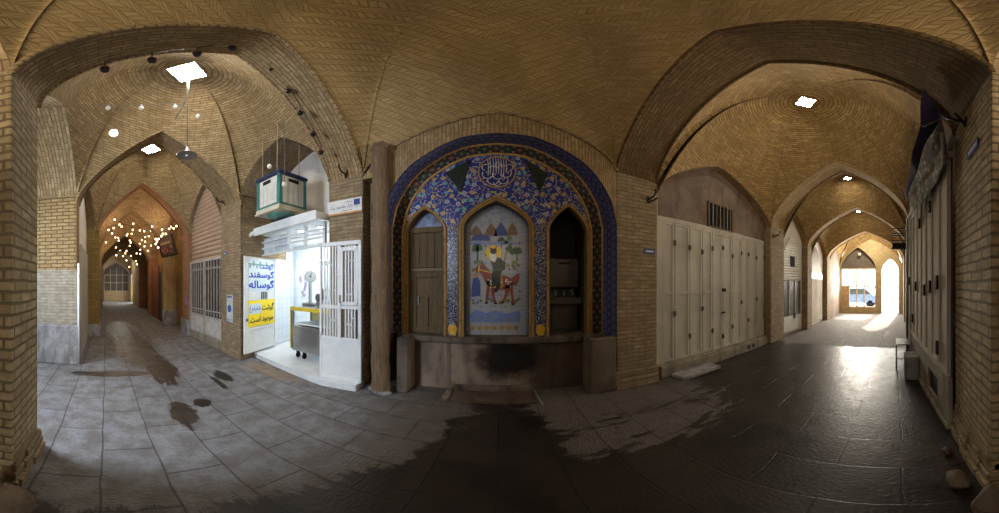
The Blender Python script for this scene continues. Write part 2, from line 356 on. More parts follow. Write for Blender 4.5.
# ------------------------------------------------------------------ lettering
FORMS = {}
for rng in ((0xFB50, 0xFDFF), (0xFE70, 0xFEFF)):
    for cp in range(rng[0], rng[1]+1):
        d = unicodedata.decomposition(chr(cp)).split()
        if len(d) == 2 and d[0] in ('<initial>', '<medial>', '<final>', '<isolated>'):
            FORMS.setdefault(chr(int(d[1], 16)), {})[d[0][1:-1]] = chr(cp)
def shape(t):
    out = []
    for i, ch in enumerate(t):
        f = FORMS.get(ch)
        if not f: out.append(ch); continue
        pv = FORMS.get(t[i-1], {}) if i else {}; nx = FORMS.get(t[i+1], {}) if i+1 < len(t) else {}
        jp = 'initial' in pv and 'final' in f; jn = 'initial' in f and 'final' in nx
        k = 'medial' if jp and jn and 'medial' in f else 'final' if jp else 'initial' if jn else 'isolated'
        out.append(f.get(k, ch))
    return ''.join(out[::-1])
def letters(txt, o, right, up, width, height, thick=.003, bold=.012, rows=44):
    """lettering fitted into a width x height field whose lower left corner is o, filled line by line from the glyph outlines"""
    cu = bpy.data.curves.new('lettering', 'FONT'); cu.body = shape(txt); cu.size = 1.0
    ob = bpy.data.objects.new('lettering', cu); C.objects.link(ob)
    dg = bpy.context.evaluated_depsgraph_get(); dg.update(); polys = []
    for q in ob.evaluated_get(dg).to_curve(dg).splines:
        bp = q.bezier_points; P = []
        for a, b in zip(bp, list(bp[1:])+[bp[0]]):
            for k in range(5):
                t = k/5; u = 1-t; P.append(a.co*u**3+a.handle_right*3*u*u*t+b.handle_left*3*u*t*t+b.co*t**3)
        if P: polys.append([(p.x, p.y) for p in P])
    bpy.data.objects.remove(ob); bpy.data.curves.remove(cu)
    x0, x1 = min(p[0] for P in polys for p in P), max(p[0] for P in polys for p in P); y0, y1 = min(p[1] for P in polys for p in P), max(p[1] for P in polys for p in P)
    lines = []
    for k in range(rows):
        y = y0+(k+.5)/rows*(y1-y0); cr = []
        for P in polys:
            for a, b in zip(P, P[1:]+P[:1]):
                if (a[1] > y) != (b[1] > y): cr.append((a[0]+(b[0]-a[0])*(y-a[1])/(b[1]-a[1]), 1 if b[1] > a[1] else -1))
        w, iv = 0, []
        for x, d in sorted(cr):
            if w == 0: st = x
            w += d
            if w == 0: iv.append((st-bold, x+bold))
        lines.append(iv)
    o, r, u = Vector(o), Vector(right).normalized(), Vector(up).normalized(); nrm = r.cross(u)*thick; b = MB()
    nb = int(round(bold/(y1-y0)*rows))
    for k in range(rows):
        iv = sorted(v for m in range(max(0, k-nb), min(rows, k+nb+1)) for v in lines[m]); out = []
        for s, e in iv:
            if out and s <= out[-1][1]: out[-1][1] = max(out[-1][1], e)
            else: out.append([s, e])
        h0, h1 = k/rows*height, (k+1)/rows*height
        for s, e in out:
            a_, b_ = (s-x0)/(x1-x0)*width, (e-x0)/(x1-x0)*width
            b.add([o+r*a_+u*h0+nrm, o+r*b_+u*h0+nrm, o+r*b_+u*h1+nrm, o+r*a_+u*h1+nrm], [(0, 1, 2, 3)])
    return b
# ================================================================== MATERIALS
m_brick = brick('old_brick', S(172, 152, 120), S(150, 128, 98), S(116, 102, 82), dirt=.45)
m_pale = brick('whitewashed_brick', S(170, 158, 134), S(150, 138, 116), S(112, 102, 86), dirt=.3, whitewash=.3)
m_red = brick('red_joint_brick', S(176, 150, 104), S(160, 134, 90), S(72, 48, 34), w=.24, h=.075, dirt=.2, mortar=.012)
m_head = brick('vault_brick', S(186, 162, 120), S(156, 130, 92), S(100, 84, 62), w=.24, h=.06, dirt=.35)
m_warm = brick('warm_vault_brick', S(190, 158, 104), S(156, 124, 76), S(96, 78, 52), w=.24, h=.062, dirt=.35)
m_orange = brick('orange_brick', S(178, 132, 96), S(160, 116, 84), S(112, 90, 70), w=.22, h=.062, dirt=.3)
m_yellow = brick('yellow_brick', S(168, 140, 84), S(150, 124, 74), S(112, 92, 62), dirt=.3)
m_herr = herring('herringbone_brick', S(178, 152, 106), S(160, 134, 90), S(116, 98, 70))
m_floor = floor_mat()
m_plas = plaster('grey_plaster', S(128, 112, 98), S(108, 92, 80), S(82, 66, 56))
m_roughp = plaster('rough_grey_plaster', S(158, 156, 156), S(128, 126, 126), S(96, 92, 88), 4, 1.0)
m_white = plaster('white_plaster', S(226, 222, 214), S(214, 208, 198), S(176, 166, 150), 1.4, .2, .3)
m_stone = plaster('stained_stone', S(118, 104, 90), S(92, 80, 68), S(34, 28, 24), 1.3, .4, .85)
m_slab = plaster('sooty_stone', S(150, 132, 114), S(112, 98, 84), S(70, 60, 50), 1.5, .4, .7)
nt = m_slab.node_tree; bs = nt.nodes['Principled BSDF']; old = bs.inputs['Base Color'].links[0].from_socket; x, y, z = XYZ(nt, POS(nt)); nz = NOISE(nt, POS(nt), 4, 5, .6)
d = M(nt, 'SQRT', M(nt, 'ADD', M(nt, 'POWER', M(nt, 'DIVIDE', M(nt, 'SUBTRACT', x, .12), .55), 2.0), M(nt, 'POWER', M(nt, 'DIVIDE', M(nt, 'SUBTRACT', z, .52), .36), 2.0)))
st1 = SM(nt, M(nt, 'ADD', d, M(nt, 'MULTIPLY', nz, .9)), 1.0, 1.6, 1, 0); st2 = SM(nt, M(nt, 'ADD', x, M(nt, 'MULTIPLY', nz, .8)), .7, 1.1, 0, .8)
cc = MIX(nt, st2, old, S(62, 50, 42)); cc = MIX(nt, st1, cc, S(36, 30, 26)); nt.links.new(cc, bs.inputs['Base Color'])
m_kerb = plaster('painted_kerb', S(150, 142, 126), S(128, 120, 106), S(84, 74, 62), 2.5, .3, .6)
m_dark = plain('dark_void', S(26, 22, 20), .9)
m_iron = plain('black_iron', S(30, 28, 28), .5, .3)
m_grey = plain('grey_metal', S(128, 128, 126), .4, .6)
m_steel = plain('steel', S(190, 192, 194), .28, .9, .1)
m_wpaint = plain('white_paint', S(222, 224, 222), .45, 0, .08)
m_cream = plaster('cream_shutter_paint', S(190, 183, 170), S(174, 167, 154), S(138, 130, 116), 1.2, .1, .35)
m_cream2 = plaster('grey_shutter_paint', S(184, 176, 160), S(164, 156, 142), S(124, 114, 100), 1.2, .1, .4)
m_wood = wood('weathered_pole_wood', S(88, 72, 54), S(124, 102, 78))
m_door = wood('door_wood', S(88, 72, 50), S(112, 94, 66))
m_bpier = brick('pale_grey_brick', S(196, 176, 140), S(170, 148, 112), S(100, 86, 66), w=.25, h=.074, dirt=.45, bstr=1.0, mortar=.011)
m_sky = glow('skylight_glass', S(255, 248, 234), 46.0)
m_skyb = glow('bright_skylight_glass', S(255, 246, 226), 110.0)
# ================================================================== ARCHES, VAULTS, PIERS
def archf(u, mix): return mix*u+(1-mix)*math.sqrt(max(0, 1-(1-u)**2))
def arch(A, B, zs, za, mix=.7, n=32, apex=.5, pa=0):
    out = []
    for i in range(n+1):
        t = .5-.5*math.cos(PI*i/n); u = t/apex if t < apex else (1-t)/(1-apex)
        out.append(Vector((A[0]+(B[0]-A[0])*t, A[1]+(B[1]-A[1])*t, zs+(za-zs)*archf(u, mix))))
    return out
def vault(sides, hc, hr, zh, mats, p=2.2, rows=22, diamond=True):
    b = MB()
    for c in sides:
        A, B = c[0], c[-1]; mid = (A+B)/2; d = Vector((B.x-A.x, B.y-A.y, 0)).normalized(); n = len(c)
        prev = None; vcum = [q.z-.6*math.hypot(q.x-hc[0], q.y-hc[1]) for q in c]
        for i in range(rows+1):
            s = 1-i/rows; row = []
            for P in c:
                q = Vector((P.x-hc[0], P.y-hc[1])); k = hr/(abs(q.x)+abs(q.y)) if diamond else hr/max(abs(q.x), abs(q.y))
                Q = Vector((hc[0]+q.x*k, hc[1]+q.y*k))
                row.append(Vector((Q.x+(P.x-Q.x)*s, Q.y+(P.y-Q.y)*s, P.z+(zh-P.z)*(1-s**p))))
            if prev:
                nv = [q.z-.6*math.hypot(q.x-hc[0], q.y-hc[1]) for q in row]
                for j in range(n-1):
                    pts = [prev[j], prev[j+1], row[j+1], row[j]]; vv = [vcum[j], vcum[j+1], nv[j+1], nv[j]]
                    b.add(pts, [(0, 1, 2, 3)], 0, [[((pts[k]-mid).dot(d), vv[k]) for k in range(4)]])
                vcum = nv
            prev = row
    o = struct(b.build('ceiling', mats)); weld(o, True); return o
def weld(o, smooth):
    import bmesh
    bm = bmesh.new(); bm.from_mesh(o.data); bmesh.ops.remove_doubles(bm, verts=bm.verts, dist=.001)
    for f in bm.faces: f.smooth = smooth
    bm.to_mesh(o.data); bm.free()
NT = [0]
def soffit(near, far, mat):
    for c in (near, far):
        NT[0] += 1; struct(MB().tube(c, .028, 6).build('trim_%d' % NT[0], mat, smooth=True))
    NT[0] += 1
    rows = [[a+(b-a)*k/3 for a, b in zip(near, far)] for k in range(4)]
    o = struct(MB().loft(rows).build('trim_%d' % NT[0], mat)); weld(o, True); return o
def pier(name, plan, z0, z1, mat, bev=.012):
    return struct(MB().prism([(x, y, z0) for x, y in plan], (0, 0, z1-z0)).build(name, mat, bevel=bev))
def under(name, top, zb, mat, off=(0, 0)):
    """wall standing under a vault line, down to zb (number or function of t)"""
    b = MB(); n = len(top); P = []; Q = []
    for i, p in enumerate(top):
        q = Vector((p.x+off[0], p.y+off[1], p.z)); z = zb(q.x) if callable(zb) else zb
        P.append(Vector((q.x, q.y, min(z, q.z-.001)))); Q.append(q)
    for i in range(n-1): b.add([P[i], P[i+1], Q[i+1], Q[i]], [(0, 1, 2, 3)])
    return struct(b.build(name, mat))
def wallq(name, a, b, z0, z1, mat):
    return struct(MB().add([(a[0], a[1], z0), (b[0], b[1], z0), (b[0], b[1], z1), (a[0], a[1], z1)], [(0, 1, 2, 3)]).build(name, mat))
def pane(pts, n, mat=None, frame=True):
    o = struct(MB().add(pts, [tuple(range(len(pts)))]).build('window_%d' % n, mat or m_sky)); return o

FL, FR, BL, BR = (-2.0, 3.25), (1.6, 3.25), (-1.45, -.57), (1.44, -.57)
FLf, BLf, FRf, BRf = (-2.61, 3.2), (-2.05, -.57), (2.31, 3.25), (2.43, -.57)
cLn = arch(FL, BL, 3.35, 5.03, .75); cLf = arch(FLf, BLf, 3.4, 5.1, .6)
cRn = arch(FR, BR, 3.35, 4.78, .7); cRf = arch(FRf, BRf, 3.3, 4.92, .5)
cF = arch(FL, FR, 3.35, 4.27, .5, apex=.54); cB = arch(BR, BL, 3.4, 4.4, .6)
vault([cF, cRn, cB, cLn[::-1]], (0, 1.3), .3, 5.75, m_herr)
soffit(cLn, cLf, m_head); soffit(cRn, cRf, brick('shaded_arch_brick', S(128, 102, 64), S(104, 80, 48), S(70, 56, 38), dirt=.5))  # right arch brick darkened to put the soffit's shade into its colour
NW = [0]
def win(cx, cy, h, z, mat=None, poly=None):
    NW[0] += 1
    pts = poly or [(cx+h, cy, z), (cx, cy+h, z), (cx-h, cy, z), (cx, cy-h, z)]
    # the shaft in the vault up to the glazing
    return pane(pts, NW[0], mat)
m_oculus = glow('oculus_fill_glass', S(255, 226, 186), 3.0)  # unseen crown pane, its warm glow added to fill the crossing
win(0, 1.3, .3, 5.76, m_oculus)
# -- left bay with the shop
S2, B2 = (-4.45, 2.65), (-4.85, -.57)
cShop = arch(S2, FLf, 3.55, 4.65, .5); cLb = arch(BLf, B2, 3.4, 4.6, .6)
cL2 = arch(S2, B2, 3.3, 4.95, .72)
vault([cLf[::-1], cShop[::-1], cL2, cLb[::-1]], (-3.39, 1.13), .3, 5.62, m_head)
win(-3.39, 1.13, .3, 5.63)
S3, B3 = (-5.34, 2.65), (-5.34, -.57)
cL2f = arch(S3, B3, 3.35, 5.05, .65); soffit(cL2, cL2f, m_head)
# -- second left bay with the barred gate
S4, B4 = (-7.4, 2.5), (-7.7, -.3)
cL3 = arch(S4, B4, 3.25, 4.9, .7); cG = arch(S4, S3, 3.2, 4.5, .5); cGb = arch(B3, B4, 3.3, 4.3, .6)
vault([cL2f[::-1], cG[::-1], cL3, cGb[::-1]], (-6.25, 1.1), .28, 5.4, m_head)
win(-6.25, 1.1, .28, 5.41)
S5, B5 = (-8.0, 2.5), (-8.2, -.3)
cL3f = arch(S5, B5, 3.25, 4.95, .65); soffit(cL3, cL3f, m_orange)
prevc, pS, pB = cL3f, S5, B5
for i, (xa, xb, ys, yb, zs, za, zc) in enumerate(((-9.7, -10.3, 2.3, -.25, 3.2, 4.6, 5.0), (-13.2, -13.8, 2.3, -.25, 3.0, 4.3, 4.8), (-17.4, -18.0, 2.3, -.25, 2.9, 4.1, 4.6))):
    Sa, Ba, Sb, Bb = (xa, ys), (xa, yb), (xb, ys), (xb, yb)
    ca = arch(Sa, Ba, zs, za, .65); cb = arch(Sb, Bb, zs, za+.03, .65)
    f = arch(Sa, pS, zs, za-.2, .5); g = arch(pB, Ba, zs, za-.3, .5)
    vault([prevc[::-1], f[::-1], ca, g[::-1]], ((pS[0]+xa)/2, 1.05), .2, zc, m_head)
    pane([((pS[0]+xa)/2+a_, 1.05+b_, zc+.005) for a_, b_ in ((.21, 0), (0, .21), (-.21, 0), (0, -.21))], 20+i, m_head)
    soffit(ca, cb, m_head)
    pier('wall_front', [(xa, ys), (xb, ys), (xb, ys+1.2), (xa, ys+1.2)], 0, zs+.05, m_yellow if i == 0 else m_orange)
    pier('wall_back', [(xa, yb), (xa, yb-.8), (xb, yb-.8), (xb, yb)], 0, zs+.05, m_brick)
    under('wall_front', f, 0, m_yellow, (0, .45)); under('wall_back', g, 0, m_plas, (0, -.2))
    struct(MB().ribbon(f, [p+Vector((0, .45, 0)) for p in f]).build('trim_%d' % (NT[0]+1), m_head)); NT[0] += 1
    struct(MB().ribbon(g, [p+Vector((0, -.2, 0)) for p in g]).build('trim_%d' % (NT[0]+1), m_head)); NT[0] += 1
    prevc, pS, pB = cb, Sb, Bb
# the last left bay and its end wall
Sa, Ba = (-24.4, 2.3), (-24.4, -.3)
ca = arch(Sa, Ba, 2.8, 4.0, .65); f = arch(Sa, pS, 2.9, 3.9, .5); g = arch(pB, Ba, 2.9, 3.8, .5)
vault([prevc[::-1], f[::-1], ca, g[::-1]], (-21, 1.05), .3, 4.5, m_head); win(-21, 1.05, .3, 4.51, m_skyb)
under('wall_back', g, 0, m_plas); under('wall_left', ca, 0, m_brick, (-.35, 0))
# its front side is open to a bright side street at the far end
i0 = [i for i, p in enumerate(f) if p.x > -21.6][0]
under('wall_front', f[i0:], 0, m_brick)
pier('wall_front', [(-24.4, 2.3), (-23.4, 2.3), (-23.4, 3.0), (-24.4, 3.0)], 0, 3.6, m_yellow)
under('wall_front', f[:i0+1], 2.6, m_brick)
# -- piers of the middle crossing and left bays
pier('wall_front', [(-2.61, 3.2), (-2.0, 3.25), (-2.0, 4.3), (-2.61, 4.3)], 0, 3.4, m_brick)
pier('wall_front', [(-2.0, 3.45), (-1.7, 3.45), (-1.7, 4.3), (-2.0, 4.3)], 0, 3.6, m_brick)
pier('wall_back', [(-2.05, -.57), (-2.05, -1.7), (-1.45, -1.7), (-1.45, -.57)], 0, 3.42, m_bpier, .02)
pier('wall_back', [(1.44, -.57), (1.44, -1.7), (2.43, -1.7), (2.43, -.57)], 0, 3.42, m_bpier, .02)
pier('wall_front', [(1.6, 3.25), (2.31, 3.25), (2.43, 3.4), (2.43, 4.3), (1.6, 4.3)], 0, 3.38, m_brick, .02)
# rough worn footings round the piers of the crossing
def footing(name, x0, x1, y0, y1, h, seed):
    rd = random.Random(seed); b = MB(); z = 0
    for r in range(4):
        zz = h*(r+1)/4; x = x0-.04+.02*r
        while x < x1+.03-.02*r:
            w = rd.uniform(.12, .24); w = min(w, x1+.04-.02*r-x); d = .055-.014*r+rd.uniform(-.012, .012)
            b.box(x, x+w-.008, y0-.1, y1+d, z, zz-.008); x += max(w, .05)
        z = zz
    return struct(b.build(name, m_brick, bevel=.01))
footing('baseboard_back', -2.05, -1.45, -.6, -.57, .34, 3); footing('baseboard_back', 1.44, 2.43, -.6, -.57, .36, 5)
footw = MB()
for r in range(3): footw.box(1.58-.01*r, 2.33, 3.2+.012*r, 3.3, .1*r, .1*r+.092)
struct(footw.build('baseboard_front', m_brick, bevel=.01))
pier('wall_front', [(-5.34, 2.62), (-4.45, 2.62), (-4.62, 3.15), (-5.34, 3.15)], 0, 3.6, m_brick, .015)
pier('wall_front', [(-8.0, 2.5), (-7.4, 2.5), (-7.4, 3.2), (-8.0, 3.2)], 0, 3.3, m_orange, .015)
pier('baseboard_front', [(-8.03, 2.46), (-7.38, 2.46), (-7.38, 2.6), (-8.03, 2.6)], 0, .5, m_roughp)
# the pier that faces us on the left: brick, whitewash and rough plaster courses
P5 = [(-5.34, -.57), (-5.34, -2.6), (-4.95, -2.6), (-4.85, -.57)]
def grow(plan, e): return [(x+(e if x > -5 else 0), y+(e if y > -1 else 0)) for x, y in plan]
pier('wall_left', grow(P5, .045), 0, .82, m_roughp, .03)
pier('wall_left', grow(P5, .015), .82, 1.9, m_pale)
pier('wall_left', P5, 1.9, 3.4, m_red)
pier('wall_left', P5, 3.4, 4.75, m_head)
# back recess of the left bay (a side passage)
struct(MB().ribbon(cLb, [p+Vector((0, -2.2, 0)) for p in cLb]).build('ceiling', m_head))
wallq('wall_back', (-5.4, -2.8), (-1.9, -2.8), 0, 5, m_brick)
wallq('wall_back', (-2.0, -2.8), (-2.0, -1.6), 0, 5, m_brick)
# behind the second left bay
wallq('wall_back', (-5.3, -.6), (-7.75, -.6), 0, 4.4, m_white); struct(MB().ribbon(cGb, [Vector((p.x, -.62, p.z)) for p in cGb]).build('trim_%d' % (NT[0]+1), m_head)); NT[0] += 1
pier('wall_back', [(-7.7, -.2), (-7.7, -1.0), (-8.2, -1.0), (-8.2, -.2)], .38, 3.35, m_yellow)
pier('baseboard_back', [(-7.66, -.16), (-7.66, -1.0), (-8.24, -1.0), (-8.24, -.16)], 0, .38, m_roughp)
# niche behind the camera
wallq('wall_back', (-1.5, -1.68), (1.5, -1.68), 0, 4.8, m_brick)
struct(MB().ribbon(cB, [p+Vector((0, -1.1, 0)) for p in cB]).build('ceiling', m_head))
# -- right bays
R2S, R2B = (5.88, 3.22), (5.88, -.28)
cSh = arch(FRf, R2S, 3.1, 4.15, .45, apex=.43); cRb = arch(R2B, BRf, 3.3, 4.35, .55)
cR2 = arch(R2S, R2B, 3.2, 4.87, .5)
vault([cRf[::-1], cSh, cR2, cRb], (4.22, 1.6), .2, 5.6, m_warm)
win(4.22, 1.6, .2, 5.61)
R2Sf, R2Bf = (6.7, 3.22), (6.7, -.28)
cR2f = arch(R2Sf, R2Bf, 3.25, 4.95, .5); soffit(cR2, cR2f, m_warm)
pier('wall_front', [R2S, R2Sf, (6.7, 4.0), (5.88, 4.0)], 0, 3.28, m_brick, .02)
pier('wall_back', [(5.4, -.27), (5.4, -1.2), (6.7, -1.2), (6.7, -.27)], 0, 3.3, m_brick, .02)
pS, pB, prevc = R2Sf, R2Bf, cR2f
RB = []
for xa, xb, ys, yb, zs, za, zc, zf in ((8.35, 8.85, 3.1, -.3, 3.0, 4.32, 5.05, 3.9), (10.9, 11.4, 3.1, -.3, 2.85, 4.0, 4.6, 3.6)):
    ca = arch((xa, ys), (xa, yb), zs, za, .5); cb = arch((xb, ys), (xb, yb), zs, za+.03, .5)
    f = arch(pS, (xa, ys), zs, zf, .4); g = arch((xa, yb), pB, zs, za-.3, .5)
    vault([prevc[::-1], f, ca, g], ((pS[0]+xa)/2, 1.5), .13, zc, m_warm)
    win((pS[0]+xa)/2, 1.5, .13, zc+.01, m_skyb)
    soffit(ca, cb, m_warm)
    pier('wall_front', [(xa, ys), (xb, ys), (xb, ys+.9), (xa, ys+.9)], 0, zs+.05, m_brick, .015)
    pier('wall_back', [(xa, yb), (xa, yb-.9), (xb, yb-.9), (xb, yb)], 0, zs+.05, m_brick, .015)
    under('wall_back', g, 0, m_plas, (0, -.1)); RB.append(f)
    struct(MB().ribbon(f, [p+Vector((0, .25, 0)) for p in f]).build('trim_%d' % (NT[0]+1), m_warm)); NT[0] += 1
    prevc, pS, pB = cb, (xb, ys), (xb, yb)
XE = 14.0
E0, E1 = (XE, 3.25), (XE, -.35)
ca = arch(E0, E1, 2.7, 4.2, .5); f = arch(pS, E0, 2.8, 3.7, .4); g = arch(E1, pB, 2.8, 3.7, .5)
vault([prevc[::-1], f, ca, g], (12.7, 1.45), .3, 4.7, m_warm); win(12.7, 1.45, .3, 4.71, m_skyb)  # end bay pane enlarged, its glow added to brighten the end wall
under('wall_back', g, 0, m_plas); under('wall_front', f, 0, m_plas)
# end wall with its arched window opening and the open archway to the street
yw0, yw1, ya0, ya1 = 3.2, 1.18, .86, -.1
def ez(y):
    return 0
b = MB()
def op_top(y):
    if yw1 < y < yw0: u = 1-abs((y-(yw0+yw1)/2)/((yw0-yw1)/2)); return 2.55+1.2*archf(max(u, 0), .5)
    if ya1 < y < ya0: u = 1-abs((y-(ya0+ya1)/2)/((ya0-ya1)/2)); return 2.45+.65*archf(max(u, 0), .4)
    return None
ys = sorted(set([3.25, -.35]+[yw0+(yw1-yw0)*i/24 for i in range(25)]+[ya0+(ya1-ya0)*i/24 for i in range(25)]))
def ctop(y):
    for p, q in zip(ca, ca[1:]):
        if q.y <= y <= p.y: return p.z+(q.z-p.z)*(p.y-y)/max(1e-6, p.y-q.y)
    return ca[0].z
for y0, y1 in zip(ys, ys[1:]):
    ym = (y0+y1)/2; o = op_top(ym)
    z0, z1 = (op_top(min(max(y0, y0+1e-4), y1)), op_top(y1-1e-4)) if o is not None else (0, 0)
    for x in (XE, XE+.45): b.add([(x, y0, z0), (x, y1, z1), (x, y1, ctop(y1)), (x, y0, ctop(y0))], [(0, 1, 2, 3)])
    if o is not None: b.add([(XE, y0, z0), (XE, y1, z1), (XE+.45, y1, z1), (XE+.45, y0, z0)], [(0, 1, 2, 3)])
for y, z in ((yw0, 2.55), (yw1, 2.55), (ya0, 2.45), (ya1, 2.45)): b.add([(XE, y, 0), (XE+.45, y, 0), (XE+.45, y, z), (XE, y, z)], [(0, 1, 2, 3)])
b.box(XE, XE+.45, yw1, yw0, 0, .32)
struct(b.build('wall_right', brick('pale_end_brick', S(206, 184, 140), S(186, 164, 122), S(150, 132, 100), dirt=.2)))
# -- front wall above the tiled niche
NTAB = [(0, 1), (.15, .988), (.29, .963), (.47, .866), (.69, .695), (.8, .56), (.88, .42), (.95, .26), (1, 0)]
def tab(u):
    u = min(max(u, 0), 1)
    for (a, x), (c, y) in zip(NTAB, NTAB[1:]):
        if u <= c: return x+(y-x)*(u-a)/(c-a)
    return 0
def archpath(c, hw, zs, za, z0, n=26, ftab=tab):
    P = [(c-hw, z0)] if z0 < zs else []
    for i in range(2*n+1):
        u = -math.cos(PI*i/(2*n)); P.append((c+u*hw, zs+(za-zs)*ftab(abs(u))))
    return P+([(c+hw, z0)] if z0 < zs else [])
NC = -.075
def opz(x):
    u = abs((x+.05)/1.65)
    return 3.3 if x < -1.7 else 0 if u >= 1 else 2.5+1.34*tab(u)
xs = sorted(set([-2.0, -1.7001, -1.6999, 1.5999, 1.6]+[-.05+1.65*math.sin(PI/2*k/30) for k in range(-30, 31)]))
def fz(x):
    for p, q in zip(cF, cF[1:]):
        if p.x <= x <= q.x+1e-9: return p.z+(q.z-p.z)*(x-p.x)/max(1e-9, q.x-p.x)
    return cF[-1].z
b = MB(); arc = 0.0
for x0, x1 in zip(xs, xs[1:]):
    za_, zb_ = opz(x0+1e-6), opz(x1-1e-6); dl = math.hypot(x1-x0, zb_-za_) if x1-x0 > .001 else 0
    b.add([(x0, 3.25, za_), (x1, 3.25, zb_), (x1, 3.25, max(fz(x1), zb_)), (x0, 3.25, max(fz(x0), za_))], [(0, 1, 2, 3)], 0, [[(0, arc), (0, arc+dl), (max(fz(x1), zb_)-zb_, arc+dl), (max(fz(x0), za_)-za_, arc)]]); arc += dl
b.add([(-2.0, 3.25, 3.3), (-1.7, 3.25, 3.3), (-1.7, 3.9, 3.3), (-2.0, 3.9, 3.3)], [(0, 1, 2, 3)])
struct(b.build('wall_front', m_head))
# thin projecting brick string along the vault line
struct(MB().tube([p+Vector((0, -.015, 0)) for p in cF], .022, 6).build('trim_%d' % (NT[0]+1), m_head)); NT[0] += 1
# -- front wall over the shutters: arch reveal and plaster lunette
def back(c, d): return [p+Vector((0, d, 0)) for p in c]
struct(MB().ribbon(cSh, back(cSh, .2)).build('trim_%d' % (NT[0]+1), m_head)); NT[0] += 1
under('wall_front', back(cSh, .2), 2.7, m_plas)
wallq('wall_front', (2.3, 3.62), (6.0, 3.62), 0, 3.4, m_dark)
# -- unseen outer shell added over the vaults to keep sky light out
ro = MB(); ro.box(-27, XE+.45, -5, 8, 6.3, 6.6); struct(ro.build('ceiling', m_plas))
wallq('wall_back', (-27, -5), (XE+.45, -5), 0, 6.4, m_plas); wallq('wall_front', (-20.5, 8), (XE+.45, 8), 0, 6.4, m_plas)
wallq('wall_left', (-27, -5), (-27, 8), 0, 6.4, m_plas)
wallq('wall_right', (XE+.44, 3.2), (XE+.44, 8), 0, 6.4, m_plas); wallq('wall_right', (XE+.44, -5), (XE+.44, -.3), 0, 6.4, m_plas)
wallq('wall_right', (XE+.46, -.35), (XE+.46, 3.3), 3.6, 6.4, m_plas)
# -- floor
fl = MB(); fl.add([(-27, -5, 0), (XE+.45, -5, 0), (XE+.45, 8, 0), (-27, 8, 0)], [(0, 1, 2, 3)]); struct(fl.build('floor', m_floor))
m_street = plain('pale_street', S(200, 194, 184), .8)
struct(MB().add([(XE+.45, -14, -.005), (34, -14, -.005), (34, 14, -.005), (XE+.45, 14, -.005)], [(0, 1, 2, 3)]).build('floor', m_street))
# ================================================================== TILED NICHE
m_flor = floral('floral_tile', S(30, 44, 128), S(200, 180, 90))
m_flor2 = floral('blue_scroll_tile', S(28, 32, 78), S(186, 188, 188), 12.0, .12, 11.0)
m_bblue = border('blue_border_tile', S(40, 50, 112), S(74, 84, 140), S(104, 104, 130), S(66, 74, 140), .12, .37)
m_bdark = border('dark_border_tile', S(30, 29, 32), S(120, 62, 46), S(132, 128, 108), S(60, 76, 60), .17, .17)
m_rope = plain('amber_rope_tile', S(190, 146, 76), .4, 0, .5, 30)
m_tan = brick('tan_frame_tile', S(176, 140, 84), S(150, 118, 70), S(90, 70, 46), w=.5, h=.05, dirt=.2)
m_dtri = plain('dark_green_tile', S(34, 48, 40), .3, 0, .5, 22)
m_navy = plain('navy_tile', S(34, 38, 70), .3)
m_ivory = plain('ivory_glaze', S(214, 206, 190), .3, 0, .15, 20)
Y = 3.62
def c3(P, y): return [(x, y, z) for x, z in P]
def ftri(u): return archf(1-u, .5)
niche = thing('tiled_niche', 'arched niche covered in blue floral tilework between brick piers', 'tiled niche', (NC, Y, .84))
zb = .84
o1 = archpath(-.05, 1.65, 2.5, 3.84, zb); o2 = archpath(NC, 1.605, 2.5, 3.87, zb); o3 = archpath(NC, 1.435, 2.46, 3.69, zb)
p = MB().ribbon(c3(o1, 3.25), c3(o2, Y)).build('outer_border', m_bblue, niche); p['label'] = 'mid-blue outer tile border lining the arch'
p = MB().ribbon(c3(o2, Y), c3(o3, Y)).build('inner_border', m_bdark, niche); p['label'] = 'black inner tile border with red and green rosettes'
for hw, zs, za in ((1.605, 2.5, 3.87), (1.42, 2.45, 3.675)):
    pts = c3(archpath(NC, hw, zs, za, zb), Y-.012)
    MB().tube(pts, .02, 6).build('rope_moulding', m_rope, niche, True)
OPS = ((NC-1.06, .34, 2.42, 2.84), (NC, .55, 2.46, 2.95), (NC+1.06, .34, 2.42, 2.86))
def fieldtop(x): return 2.44+1.22*tab(abs((x-NC)/1.4))
def openz(x):
    for c, hw, zs, za in OPS:
        u = abs(x-c)/hw
        if u < 1: return zs+(za-zs)*ftri(u)
    return zb
xs = [NC+1.399*math.sin(PI/2*k/50) for k in range(-50, 51)]
for c, hw, _, _ in OPS: xs += [c-hw-1e-4, c-hw+1e-4, c+hw-1e-4, c+hw+1e-4, c]
xs = sorted(x for x in set(xs) if abs(x-NC) < 1.3995)
b = MB()
for x0, x1 in zip(xs, xs[1:]):
    a0, a1 = openz(x0), openz(x1)
    if x1-x0 < 3e-4: continue
    b.add([(x0, Y, a0), (x1, Y, a1), (x1, Y, max(a1, fieldtop(x1))), (x0, Y, max(a0, fieldtop(x0)))], [(0, 1, 2, 3)])
b.build('spandrel_field', m_flor, niche)
for (c, hw, zs, za), w, yb, nm in zip(OPS, (.055, .08, .055), (3.74, 3.78, 3.74), ('door', 'mural', 'alcove')):
    A = archpath(c, hw, zs, za, zb, 14, ftri); B = archpath(c, hw-w, zs, za-w*1.2, zb, 14, ftri)
    f = MB().ribbon(c3(A, Y-.03), c3(B, Y-.03)); f.ribbon(c3(A, Y), c3(A, Y-.03)); f.ribbon(c3(B, Y-.03), c3(B, Y+.03))
    f.build('opening_frame', m_tan, niche)
    MB().ribbon(c3(B, Y+.03), c3(B, yb)).build('opening_reveal', m_navy if nm == 'mural' else m_door, niche)
